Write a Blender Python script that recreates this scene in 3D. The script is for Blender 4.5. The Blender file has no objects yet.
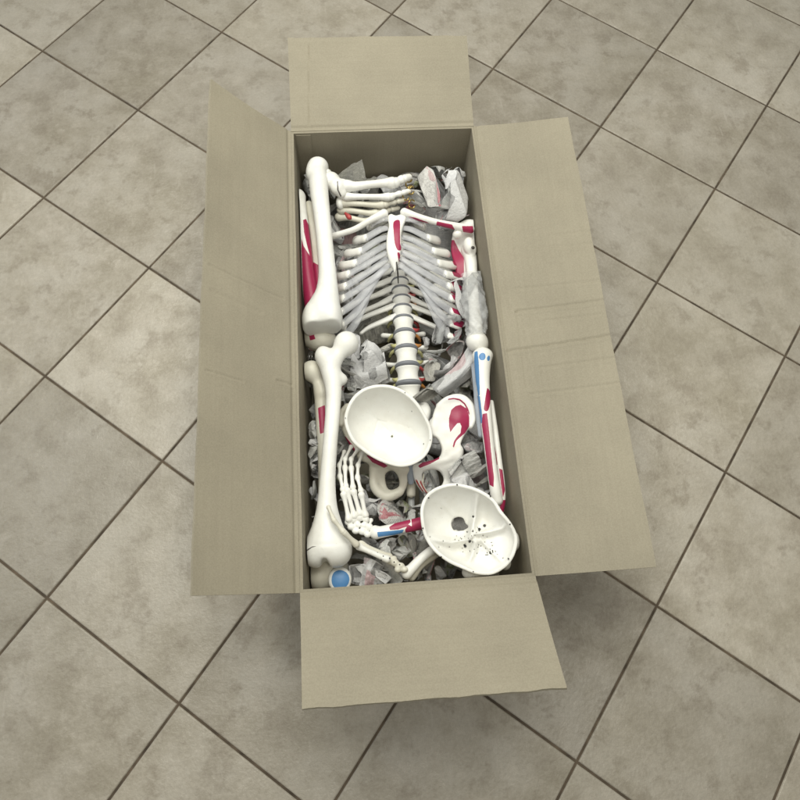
import bpy, bmesh, math, random
import numpy as np
import openvdb as vdb
from mathutils import Vector, Matrix

random.seed(7)
RNG = np.random.default_rng(7)
scene = bpy.context.scene
COL = scene.collection
PI = math.pi

# ------------------------------------------------------------------ camera
F = 650.0                                   # focal length in pixels of an 800 px frame
CAM = np.array([-0.0751525890, -0.5183361658, 1.3415571411])
RW = np.array([[0.996722247877927, 0.054727060898905305, -0.05957943764873854],
               [-0.07161381278416956, 0.9394544112819159, -0.3351072528929551],
               [0.037632730484065666, 0.338275565077226, 0.9402943260851876]])
W, L, H = 0.374, 0.900, 0.278               # box: width, length, rim height
T = 0.005                                   # cardboard thickness
cd = bpy.data.cameras.new('camera')
cam = bpy.data.objects.new('camera', cd)
COL.objects.link(cam)
M4 = Matrix([[*RW[i], CAM[i]] for i in range(3)] + [[0, 0, 0, 1]])
cam.matrix_world = M4
cd.sensor_fit = 'HORIZONTAL'; cd.sensor_width = 36.0; cd.lens = F / 800 * 36
cd.clip_start = 0.02; cd.clip_end = 60
scene.camera = cam


def P(px, py, z):
    """The place at height z that the photograph shows at (px, py)."""
    d = RW @ np.array([(px - 400) / F, -(py - 400) / F, -1.0])
    return CAM + d * (z - CAM[2]) / d[2]


def mpp(p):
    """Metres per photograph pixel at p."""
    return abs(float((np.asarray(p) - CAM) @ RW[:, 2])) / F


def proj(V):
    q = (np.atleast_2d(V) - CAM) @ RW
    return np.c_[400 + F * q[:, 0] / -q[:, 2], 400 - F * q[:, 1] / -q[:, 2]]


# ------------------------------------------------------------------ objects
def tag(o, label=None, cat=None, group=None, kind=None):
    if label: o['label'] = label
    if cat: o['category'] = cat
    if group: o['group'] = group
    if kind: o['kind'] = kind
    return o


def thing(name, label, cat, loc, group=None):
    o = bpy.data.objects.new(name, None)
    o.empty_display_size = 0.02
    o.location = loc
    COL.objects.link(o)
    return tag(o, label, cat, group)


def mesh_obj(name, V, Fs, mat, parent=None, smooth=True, uv=None):
    V = np.asarray(V, float)
    me = bpy.data.meshes.new(name)
    off = np.zeros(3)
    if parent is not None:
        off = world_loc(parent)
    me.from_pydata((V - off).tolist(), [], [list(map(int, f)) for f in Fs])
    me.update()
    if smooth:
        me.polygons.foreach_set('use_smooth', [True] * len(me.polygons))
    if uv is not None:
        ul = me.uv_layers.new(name='UVMap')
        idx = np.empty(len(me.loops), int); me.loops.foreach_get('vertex_index', idx)
        ul.data.foreach_set('uv', np.asarray(uv)[idx].astype(np.float32).ravel())
    if mat is not None:
        me.materials.append(mat)
    o = bpy.data.objects.new(name, me)
    COL.objects.link(o)
    if parent is not None:
        o.parent = parent
    return o


def world_loc(o):
    p = np.zeros(3)
    while o is not None:
        p = p + np.array(o.location); o = o.parent
    return p


def set_origin(o, c):
    """Moves the object's origin to c without moving its mesh (top-level objects)."""
    c = np.asarray(c, float)
    n = len(o.data.vertices)
    a = np.empty(n * 3); o.data.vertices.foreach_get('co', a)
    a = a.reshape(-1, 3) - c
    o.data.vertices.foreach_set('co', a.ravel()); o.data.update()
    o.location = c


# ------------------------------------------------------------------ materials
def new_mat(name):
    m = bpy.data.materials.new(name); m.use_nodes = True
    nt = m.node_tree; b = nt.nodes['Principled BSDF']
    return m, nt, b


def node(nt, t, **kw):
    n = nt.nodes.new(t)
    for k, v in kw.items():
        if k in n.inputs: n.inputs[k].default_value = v
        else: setattr(n, k, v)
    return n


def noise(nt, coord, scale, detail=4, rough=.55):
    n = nt.nodes.new('ShaderNodeTexNoise')
    n.inputs['Scale'].default_value = scale; n.inputs['Detail'].default_value = detail
    n.inputs['Roughness'].default_value = rough
    nt.links.new(coord, n.inputs['Vector'])
    return n


def ramp(nt, fac, stops):
    r = nt.nodes.new('ShaderNodeValToRGB')
    el = r.color_ramp.elements
    while len(el) < len(stops): el.new(0.5)
    for e, (p, c) in zip(el, stops):
        e.position = p; e.color = (*c, 1) if len(c) == 3 else c
    nt.links.new(fac, r.inputs['Fac'])
    return r


def mixc(nt, fac, a, b, mode='MIX'):
    m = nt.nodes.new('ShaderNodeMix'); m.data_type = 'RGBA'; m.blend_type = mode
    for v, i in ((fac, 0), (a, 6), (b, 7)):
        if isinstance(v, (int, float)): m.inputs[i].default_value = v
        elif isinstance(v, tuple): m.inputs[i].default_value = (*v, 1)
        else: nt.links.new(v, m.inputs[i])
    return m.outputs[2]


def bump(nt, b, h, strength, dist):
    n = nt.nodes.new('ShaderNodeBump')
    n.inputs['Strength'].default_value = strength; n.inputs['Distance'].default_value = dist
    nt.links.new(h, n.inputs['Height']); nt.links.new(n.outputs[0], b.inputs['Normal'])


MAGENTA = (0.34, 0.018, 0.075)
BLUE = (0.085, 0.24, 0.50)


def bone_material(name, base, base2):
    m, nt, b = new_mat(name)
    tc = nt.nodes.new('ShaderNodeTexCoord')
    n1 = noise(nt, tc.outputs['Object'], 22, 4)
    c = ramp(nt, n1.outputs[0], [(.32, base2), (.62, base)]).outputs[0]
    n2 = noise(nt, tc.outputs['Object'], 160, 3)
    sp = ramp(nt, n2.outputs[0], [(.66, (0, 0, 0)), (.78, (1, 1, 1))]).outputs[0]
    c = mixc(nt, nt_mul(nt, sp, .34), c, (0.42, 0.38, 0.30))
    for att, colr in (('paint_blue', BLUE), ('paint_red', MAGENTA), ('paint_dark', (0.10, 0.09, 0.085))):
        a = nt.nodes.new('ShaderNodeAttribute'); a.attribute_name = att
        mr = nt.nodes.new('ShaderNodeMapRange'); mr.clamp = True
        mr.inputs[1].default_value = 2.85; mr.inputs[2].default_value = 3.15
        n3 = noise(nt, tc.outputs['Object'], 240, 2)
        ad = nt.nodes.new('ShaderNodeMath'); ad.operation = 'MULTIPLY_ADD'
        ad.inputs[1].default_value = .5; ad.inputs[2].default_value = -.25
        nt.links.new(n3.outputs[0], ad.inputs[0])
        sm = nt.nodes.new('ShaderNodeMath'); sm.operation = 'ADD'
        nt.links.new(ad.outputs[0], sm.inputs[0]); nt.links.new(a.outputs['Fac'], sm.inputs[1])
        nt.links.new(sm.outputs[0], mr.inputs[0])
        c = mixc(nt, mr.outputs[0], c, colr)
    nt.links.new(c, b.inputs['Base Color'])
    b.inputs['Roughness'].default_value = .42
    b.inputs['Subsurface Weight'].default_value = .06
    b.inputs['Subsurface Radius'].default_value = (.004, .004, .0036)
    n4 = noise(nt, tc.outputs['Object'], 130, 5, .6)
    bump(nt, b, n4.outputs[0], .22, .0016)
    return m


def nt_mul(nt, a, k):
    m = nt.nodes.new('ShaderNodeMath'); m.operation = 'MULTIPLY'
    nt.links.new(a, m.inputs[0]); m.inputs[1].default_value = k
    return m.outputs[0]


BONE = bone_material('white_plastic_bone', (0.88, 0.88, 0.85), (0.80, 0.79, 0.745))
BONE2 = bone_material('ivory_plastic_bone', (0.72, 0.70, 0.61), (0.63, 0.60, 0.51))


def simple(name, colr, rough=.5, var=.15, scale=60, metallic=0, alpha=1, bumpk=0, trans=0):
    m, nt, b = new_mat(name)
    tc = nt.nodes.new('ShaderNodeTexCoord')
    n = noise(nt, tc.outputs['Object'], scale, 4)
    lo = tuple(x * (1 - var) for x in colr); hi = tuple(min(1, x * (1 + var)) for x in colr)
    c = ramp(nt, n.outputs[0], [(.3, lo), (.7, hi)]).outputs[0]
    nt.links.new(c, b.inputs['Base Color'])
    b.inputs['Roughness'].default_value = rough; b.inputs['Metallic'].default_value = metallic
    b.inputs['Alpha'].default_value = alpha
    b.inputs['Transmission Weight'].default_value = trans
    if bumpk: bump(nt, b, n.outputs[0], bumpk, .002)
    return m


CARTILAGE = simple('translucent_grey_silicone', (0.65, 0.66, 0.70), .18, .10, 50, alpha=.36, bumpk=.12)
DISC = simple('grey_disc_rubber', (0.20, 0.21, 0.235), .5, .1)
YELLOW = simple('yellow_nerve_plastic', (0.48, 0.46, 0.22), .45, .2)
REDN = simple('red_artery_plastic', (0.42, 0.06, 0.06), .4, .2)
ORANGE = simple('orange_nerve_plastic', (0.50, 0.22, 0.06), .4, .2)
BRASS = simple('brass_wire', (0.62, 0.46, 0.16), .3, .15, metallic=.9)
STEEL = simple('steel_wire', (0.42, 0.42, 0.42), .3, .1, metallic=.9)
DARKHOLE = simple('dark_screw_metal', (0.06, 0.055, 0.05), .4, .1, metallic=.5)
POLE = simple('painted_grey_pole', (0.45, 0.46, 0.46), .35, .1)


def cardboard_material(name, k=1.0, grain='X'):
    m, nt, b = new_mat(name)
    tc = nt.nodes.new('ShaderNodeTexCoord')
    n1 = noise(nt, tc.outputs['Object'], 5, 5, .6)
    mp = nt.nodes.new('ShaderNodeMapping')
    mp.inputs['Scale'].default_value = {'X': (6, 190, 190), 'Y': (190, 6, 190), 'Z': (190, 190, 6)}[grain]
    nt.links.new(tc.outputs['Object'], mp.inputs['Vector'])
    n2 = noise(nt, mp.outputs[0], 1, 3)
    n3 = noise(nt, tc.outputs['Object'], 420, 3)
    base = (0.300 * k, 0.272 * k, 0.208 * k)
    c = ramp(nt, n1.outputs[0], [(.30, tuple(x * .86 for x in base)), (.70, tuple(x * 1.09 for x in base))]).outputs[0]
    c = mixc(nt, .05, c, ramp(nt, n2.outputs[0], [(.35, (.28, .23, .15)), (.65, (.52, .46, .34))]).outputs[0])
    c = mixc(nt, .10, c, ramp(nt, n3.outputs[0], [(.35, (.18, .14, .09)), (.65, (.56, .50, .38))]).outputs[0])
    # scuffs
    n5 = noise(nt, tc.outputs['Object'], 14, 6, .7)
    sc = ramp(nt, n5.outputs[0], [(.66, (0, 0, 0)), (.74, (1, 1, 1))]).outputs[0]
    c = mixc(nt, nt_mul(nt, sc, .22), c, (0.30, 0.25, 0.17))
    nt.links.new(c, b.inputs['Base Color'])
    b.inputs['Roughness'].default_value = .72
    b.inputs['Specular IOR Level'].default_value = .3
    # faint corrugation print-through
    wv = nt.nodes.new('ShaderNodeTexWave'); wv.bands_direction = {'X': 'Y', 'Y': 'X', 'Z': 'X'}[grain]
    wv.inputs['Scale'].default_value = 44; wv.inputs['Distortion'].default_value = .6
    nt.links.new(tc.outputs['Object'], wv.inputs['Vector'])
    ad = nt.nodes.new('ShaderNodeMath'); ad.operation = 'MULTIPLY_ADD'; ad.inputs[1].default_value = .12
    nt.links.new(wv.outputs['Fac'], ad.inputs[0]); nt.links.new(n2.outputs[0], ad.inputs[2])
    bump(nt, b, ad.outputs[0], .035, .002)
    return m


CARD_X = cardboard_material('kraft_cardboard_grain_across', 1.0, 'X')
CARD_Y = cardboard_material('kraft_cardboard_grain_along', 1.0, 'Y')
CARD_IN_SHADE = cardboard_material('shaded_kraft_cardboard_grain_up', 0.92, 'Z')  # box walls: same kraft, its colour darkened to deepen the shade inside


def paper_material(name, base, ink, red, redamt, seed):
    m, nt, b = new_mat(name)
    uv = nt.nodes.new('ShaderNodeUVMap'); uv.uv_map = 'UVMap'
    oi = nt.nodes.new('ShaderNodeObjectInfo')
    ofs = nt.nodes.new('ShaderNodeVectorMath'); ofs.operation = 'MULTIPLY_ADD'
    ofs.inputs[1].default_value = (7.3, 5.1, 3.7)
    ofs.inputs[2].default_value = (seed, seed * 1.7, 0)
    comb = nt.nodes.new('ShaderNodeCombineXYZ')
    for i in range(3): nt.links.new(oi.outputs['Random'], comb.inputs[i])
    nt.links.new(comb.outputs[0], ofs.inputs[0])
    add = nt.nodes.new('ShaderNodeVectorMath'); add.operation = 'ADD'
    nt.links.new(uv.outputs[0], add.inputs[0]); nt.links.new(ofs.outputs[0], add.inputs[1])
    co = add.outputs[0]
    # lines of print: bands across v broken into word-like dashes, grouped in columns
    mp = nt.nodes.new('ShaderNodeMapping'); mp.inputs['Scale'].default_value = (60, 190, 1)
    nt.links.new(co, mp.inputs['Vector'])
    words = noise(nt, mp.outputs[0], 1.0, 2)
    wv = nt.nodes.new('ShaderNodeTexWave'); wv.bands_direction = 'Y'; wv.inputs['Scale'].default_value = 37
    nt.links.new(co, wv.inputs['Vector'])
    lines = nt.nodes.new('ShaderNodeMath'); lines.operation = 'MULTIPLY'
    nt.links.new(ramp(nt, words.outputs[0], [(.40, (0, 0, 0)), (.50, (1, 1, 1))]).outputs[0], lines.inputs[0])
    nt.links.new(ramp(nt, wv.outputs['Fac'], [(.45, (0, 0, 0)), (.62, (1, 1, 1))]).outputs[0], lines.inputs[1])
    blk = nt.nodes.new('ShaderNodeTexVoronoi'); blk.distance = 'CHEBYCHEV'; blk.inputs['Scale'].default_value = 3.4
    nt.links.new(co, blk.inputs['Vector'])
    sep = nt.nodes.new('ShaderNodeSeparateColor'); nt.links.new(blk.outputs['Color'], sep.inputs[0])
    textmask = ramp(nt, sep.outputs[0], [(.28, (0, 0, 0)), (.32, (1, 1, 1))]).outputs[0]
    tm = nt.nodes.new('ShaderNodeMath'); tm.operation = 'MULTIPLY'
    nt.links.new(lines.outputs[0], tm.inputs[0]); nt.links.new(textmask, tm.inputs[1])
    big = noise(nt, co, 3, 3)
    c = ramp(nt, big.outputs[0], [(.3, tuple(x * .92 for x in base)), (.7, base)]).outputs[0]
    c = mixc(nt, nt_mul(nt, tm.outputs[0], .42), c, ink)
    gr = noise(nt, co, 70, 6, .75)
    c = mixc(nt, nt_mul(nt, ramp(nt, gr.outputs[0], [(.46, (0, 0, 0)), (.62, (1, 1, 1))]).outputs[0], .30), c, ink)
    # printed pictures: grey blocks and reddish blocks
    pic = ramp(nt, sep.outputs[1], [(.80, (0, 0, 0)), (.82, (1, 1, 1))]).outputs[0]
    pn = noise(nt, co, 14, 5, .65)
    c = mixc(nt, nt_mul(nt, pic, .75), c, ramp(nt, pn.outputs[0], [(.35, (.07, .07, .075)), (.65, (.42, .42, .42))]).outputs[0])
    rd = ramp(nt, sep.outputs[2], [(1 - redamt - .01, (0, 0, 0)), (1 - redamt + .01, (1, 1, 1))]).outputs[0]
    c = mixc(nt, nt_mul(nt, rd, .8), c, ramp(nt, pn.outputs[0], [(.40, red), (.60, tuple(min(1, x + .25) for x in red))]).outputs[0])
    nt.links.new(c, b.inputs['Base Color'])
    b.inputs['Roughness'].default_value = .68
    b.inputs['Specular IOR Level'].default_value = .25
    cr = noise(nt, uv.outputs[0], 30, 5, .7)
    bump(nt, b, cr.outputs[0], .6, .006)
    return m


PAPER = paper_material('printed_newspaper', (0.71, 0.70, 0.68), (0.16, 0.22, 0.22), (0.36, 0.07, 0.09), .04, 0)
PAPER_RED = paper_material('printed_newspaper_red', (0.70, 0.69, 0.67), (0.16, 0.15, 0.15), (0.38, 0.06, 0.09), .13, 3.3)
PAPER_PALE = paper_material('pale_packing_paper', (0.78, 0.78, 0.78), (0.36, 0.36, 0.40), (0.50, 0.30, 0.32), .03, 8.1)
PAPER_DIM = paper_material('grey_newsprint', (0.52, 0.51, 0.47), (0.08, 0.08, 0.08), (0.24, 0.27, 0.12), .07, 5.7)
PLASTIC = simple('clear_plastic_film', (0.62, 0.63, 0.64), .16, .12, 90, alpha=.42, bumpk=.5)


# ------------------------------------------------------------------ distance-field modelling
def seg(Q, a, b, ra, rb):
    a = np.asarray(a, np.float32); b = np.asarray(b, np.float32)
    ab = b - a; t = np.clip(((Q - a) @ ab) / max(1e-12, ab @ ab), 0, 1)
    return np.linalg.norm(Q - a - t[..., None] * ab, axis=-1) - (ra + (rb - ra) * t)


def ell(Q, c, r, R=None):
    q = Q - np.asarray(c, np.float32)
    if R is not None: q = q @ np.asarray(R, np.float32)
    r = np.asarray(r, np.float32)
    k0 = np.linalg.norm(q / r, axis=-1); k1 = np.linalg.norm(q / (r * r), axis=-1) + 1e-9
    return k0 * (k0 - 1) / k1


def smin(a, b, k):
    h = np.clip(.5 + .5 * (b - a) / k, 0, 1)
    return b + (a - b) * h - k * h * (1 - h)


def smax(a, b, k):
    return -smin(-a, -b, k)


def grid(lo, hi, vx):
    lo = np.asarray(lo, float); hi = np.asarray(hi, float)
    n = np.maximum(4, np.ceil((hi - lo) / vx).astype(int) + 1)
    ax = [np.arange(n[i], dtype=np.float32) * vx + np.float32(lo[i]) for i in range(3)]
    return np.stack(np.meshgrid(*ax, indexing='ij'), -1), lo


def polygonise(D, lo, vx):
    g = vdb.FloatGrid(); g.background = 3.0
    g.copyFromArray(np.clip(D / vx, -3, 3).astype(np.float32))
    pts, tris, quads = g.convertToPolygons(isovalue=0.0)
    V = pts.astype(float) * vx + lo
    # OpenVDB winds its polygons inwards: flip
    return V, [t[::-1] for t in tris] + [q[::-1] for q in quads]


def catmull(pts, n):
    pts = np.asarray(pts, float)
    p = np.vstack([2 * pts[0] - pts[1], pts, 2 * pts[-1] - pts[-2]])
    out = []
    for i in range(1, len(p) - 2):
        for t in np.linspace(0, 1, n, endpoint=False):
            a, b, c, d = p[i - 1], p[i], p[i + 1], p[i + 2]
            out.append(.5 * (2 * b + (c - a) * t + (2 * a - 5 * b + 4 * c - d) * t * t + (3 * b - a - 3 * c + d) * t ** 3))
    out.append(p[-2])
    return np.array(out)


def closed_spline(pts, n=6):
    p = np.asarray(pts, float); m = len(p); out = []
    for i in range(m):
        a, b, c, d = p[i - 1], p[i], p[(i + 1) % m], p[(i + 2) % m]
        for t in np.linspace(0, 1, n, endpoint=False):
            out.append(.5 * (2 * b + (c - a) * t + (2 * a - 5 * b + 4 * c - d) * t * t + (3 * b - a - 3 * c + d) * t ** 3))
    return np.array(out)


def poly_sd(Q, poly):
    """Signed distance of 2-D points to a polygon, negative inside."""
    sh = Q.shape[:-1]; Q = Q.reshape(-1, 2).astype(np.float32); poly = np.asarray(poly, np.float32)
    d = np.full(len(Q), 1e9, np.float32); ins = np.zeros(len(Q), bool)
    for i in range(len(poly)):
        a = poly[i]; b = poly[(i + 1) % len(poly)]
        e = b - a; w = Q - a
        t = np.clip((w @ e) / max(1e-12, e @ e), 0, 1)
        d = np.minimum(d, ((w - t[:, None] * e) ** 2).sum(1))
        if abs(e[1]) > 1e-9:
            c = (a[1] > Q[:, 1]) != (b[1] > Q[:, 1])
            ins ^= c & (Q[:, 0] < e[0] * (Q[:, 1] - a[1]) / e[1] + a[0])
    d = np.sqrt(d)
    return np.where(ins, -d, d).reshape(sh)


def clamp_in_box(V):
    V = V.copy(); m = V[:, 2] < H
    V[m, 0] = np.clip(V[m, 0], -W / 2 + T + .003, W / 2 - T - .003)
    V[m, 1] = np.clip(V[m, 1], -L / 2 + T + .003, L / 2 - T - .003)
    V[:, 2] = np.maximum(V[:, 2], T + .003)
    return V


def paint(o, V, red=(), blue=(), dark=()):
    """Painted muscle marks of the anatomical model, kept as distances in point attributes (3 = the mark's edge)."""
    uvp = proj(V)
    for att, polys in (('paint_red', red), ('paint_blue', blue), ('paint_dark', dark)):
        if not polys: continue
        v = np.zeros(len(V), np.float32)
        for p in polys:
            v = np.maximum(v, np.clip(3 - poly_sd(uvp, np.array(p, float)), 0, 6).astype(np.float32))
        a = o.data.attributes.new(att, 'FLOAT', 'POINT')
        a.data.foreach_set('value', v)


def bone(name, chains=(), blobs=(), cuts=(), holes=(), parent=None, mat=None, vx=.0016, k=.008, red=(), blue=(), dark=(), clamp=True, flat=None):
    """A bone grown from chains of (px, py, z, radius px), blobs (px, py, z, (rx, ry, rz) px), holes likewise, cut planes."""
    groups = []; lo = np.full(3, 1e9); hi = -lo
    for ch in chains:
        segs = []; groups.append(segs)
        pp = np.array([[*P(a, b, z), r * mpp(P(a, b, z))] for a, b, z, r in ch])
        if len(pp) > 2: pp = catmull(pp, 7)
        for i in range(len(pp) - 1):
            segs.append((pp[i, :3], pp[i + 1, :3], pp[i, 3], pp[i + 1, 3]))
        lo = np.minimum(lo, (pp[:, :3] - pp[:, 3:]).min(0)); hi = np.maximum(hi, (pp[:, :3] + pp[:, 3:]).max(0))
    bl = []
    for a, b, z, r in blobs:
        c = P(a, b, z); rr = np.array(r if hasattr(r, '__len__') else (r, r, r), float) * mpp(c)
        bl.append((c, rr)); lo = np.minimum(lo, c - rr); hi = np.maximum(hi, c + rr)
    Q, lo = grid(lo - .008, hi + .008, vx)
    D = np.full(Q.shape[:3], .05, np.float32)
    for segs in groups:
        E = np.full(Q.shape[:3], .05, np.float32)
        for a, b, ra, rb in segs: E = np.minimum(E, seg(Q, a, b, ra, rb))
        D = smin(D, E, k * .6)
    for c, r in bl:
        D = smin(D, ell(Q, c, r), k)
    for a, b, z, r in holes:
        c = P(a, b, z); rr = np.array(r if hasattr(r, '__len__') else (r, r, r), float) * mpp(c)
        D = smax(D, -ell(Q, c, rr), k * .5)
    for c, n in cuts:
        n = np.array(n, np.float32) / np.linalg.norm(n)
        D = smax(D, (Q - np.asarray(c, np.float32)) @ n, .003)
    V, Fs = polygonise(D, lo, vx)
    if clamp: V = clamp_in_box(V)
    o = mesh_obj(name, V, Fs, mat or BONE, parent)
    paint(o, V, red, blue, dark)
    return o


def plate(name, poly, zs, th, holes=(), parent=None, mat=None, vx=.0017, red=(), blue=(), blobs=(), chains=(), k=.006, spl=4):
    """A thin curved bone: a px outline with heights from control points zs (px, py, z), thickness th (m)."""
    poly = closed_spline(poly, spl)
    cz = np.array(zs, float)
    zm = float(cz[:, 2].mean())
    P2 = np.array([P(a, b, zm)[:2] for a, b in poly])
    hp = []
    for h in holes:
        hp.append(np.array([P(a, b, zm)[:2] for a, b in closed_spline(h, spl)]))
    C2 = np.array([P(a, b, zm)[:2] for a, b in cz[:, :2]])
    lo = np.array([*P2.min(0), cz[:, 2].min() - th]); hi = np.array([*P2.max(0), cz[:, 2].max() + th])
    bl = []
    for a, b, z, r in blobs:
        c = P(a, b, z); rr = np.array(r if hasattr(r, '__len__') else (r, r, r), float) * mpp(c)
        bl.append((c, rr)); lo = np.minimum(lo, c - rr); hi = np.maximum(hi, c + rr)
    sg = []
    for ch in chains:
        pp = np.array([[*P(a, b, z), r * mpp(P(a, b, z))] for a, b, z, r in ch])
        pp = catmull(pp, 7)
        for i in range(len(pp) - 1): sg.append((pp[i, :3], pp[i + 1, :3], pp[i, 3], pp[i + 1, 3]))
        lo = np.minimum(lo, (pp[:, :3] - pp[:, 3:]).min(0)); hi = np.maximum(hi, (pp[:, :3] + pp[:, 3:]).max(0))
    Q, lo = grid(lo - .01, hi + .01, vx)
    xy = Q[:, :, 0, :2]
    w = 1.0 / (((xy[:, :, None, :] - C2[None, None]) ** 2).sum(-1) + 1e-4) ** 1.2
    h = (w * cz[None, None, :, 2]).sum(-1) / w.sum(-1)
    d2 = poly_sd(xy, P2)
    for q in hp:
        d2 = smax(d2, -poly_sd(xy, q), .002)
    D = smax(np.repeat(d2[:, :, None], Q.shape[2], 2) + th * .12, np.abs(Q[..., 2] - h[:, :, None]) - th * .5, th * .5)
    D = D.astype(np.float32)
    if sg:
        E = np.full(Q.shape[:3], .05, np.float32)
        for a, b, ra, rb in sg: E = np.minimum(E, seg(Q, a, b, ra, rb))
        D = smin(D, E, k)
    for c, r in bl: D = smin(D, ell(Q, c, r), k)
    V, Fs = polygonise(D, lo, vx)
    V = clamp_in_box(V)
    o = mesh_obj(name, V, Fs, mat or BONE, parent)
    paint(o, V, red, blue)
    return o


def tube(name, pts, radii, mat, parent=None, flat=1.0, up=None, seg_n=10, sub=6, red=(), blue=(), cap=True):
    """A swept tube through world points; flat squashes the section along the local binormal."""
    A = np.c_[np.asarray(pts, float), np.asarray(radii, float)[:, None]]
    A = catmull(A, sub) if len(A) > 2 else A
    n = len(A); T_ = np.gradient(A[:, :3], axis=0); T_ /= np.linalg.norm(T_, axis=1)[:, None]
    if up is None: up = np.array([0.13, 0.21, 1.0])
    V = []; Fs = []
    for i in range(n):
        u = up - T_[i] * (up @ T_[i]); u /= np.linalg.norm(u); v = np.cross(T_[i], u)
        for j in range(seg_n):
            a = 2 * PI * j / seg_n
            V.append(A[i, :3] + A[i, 3] * (np.cos(a) * v * 1.0 + np.sin(a) * u * flat))
    for i in range(n - 1):
        for j in range(seg_n):
            k2 = (j + 1) % seg_n
            Fs.append((i * seg_n + j, i * seg_n + k2, (i + 1) * seg_n + k2, (i + 1) * seg_n + j))
    if cap:
        for end, i in ((0, 0), (1, n - 1)):
            s = -1 if end == 0 else 1
            base = i * seg_n
            V.append(A[i, :3] + s * T_[i] * A[i, 3] * .5); ci = len(V) - 1
            for j in range(seg_n):
                k2 = (j + 1) % seg_n
                Fs.append((base + k2, base + j, ci) if end == 0 else (base + j, base + k2, ci))
    V = clamp_in_box(np.array(V))
    o = mesh_obj(name, V, Fs, mat, parent)
    paint(o, V, red, blue)
    return o


def ptube(name, ch, mat, parent=None, **kw):
    """tube() from (px, py, z, radius px)."""
    pts = [P(a, b, z) for a, b, z, r in ch]
    return tube(name, pts, [r * mpp(p) for p, (_, _, _, r) in zip(pts, ch)], mat, parent, **kw)


def sheet(name, G, th, mat, parent=None, uv=None):
    """A solid sheet from a grid of points G (nu, nv, 3)."""
    nu, nv = G.shape[:2]
    du = np.gradient(G, axis=0); dv = np.gradient(G, axis=1)
    N = np.cross(du, dv); N /= np.linalg.norm(N, axis=-1)[..., None] + 1e-12
    A = G.reshape(-1, 3); B = (G - N * th).reshape(-1, 3); n = nu * nv
    Fs = []
    for i in range(nu - 1):
        for j in range(nv - 1):
            a = i * nv + j; b = a + nv; Fs.append((a, b, b + 1, a + 1)); Fs.append((n + a, n + a + 1, n + b + 1, n + b))
    edge = [(i * nv) for i in range(nu)] + [((nu - 1) * nv + j) for j in range(1, nv)] + [(i * nv + nv - 1) for i in range(nu - 2, -1, -1)] + [j for j in range(nv - 2, 0, -1)]
    for i in range(len(edge)):
        a, b = edge[i], edge[(i + 1) % len(edge)]
        Fs.append((b, a, n + a, n + b))
    o = mesh_obj(name, np.vstack([A, B]), Fs, mat, parent, uv=uv)
    m = o.data
    m.set_sharp_from_angle(angle=math.radians(40))
    return o


def lump(x, y, seed, f):
    r = np.random.default_rng(seed); s = 0
    for i in range(6):
        a, b, c = r.normal(size=3); k = f * (0.6 + 0.35 * i)
        s = s + np.sin(k * (a * x + b * y) + 6 * c) / (1 + .6 * i)
    return s / 3


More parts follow.
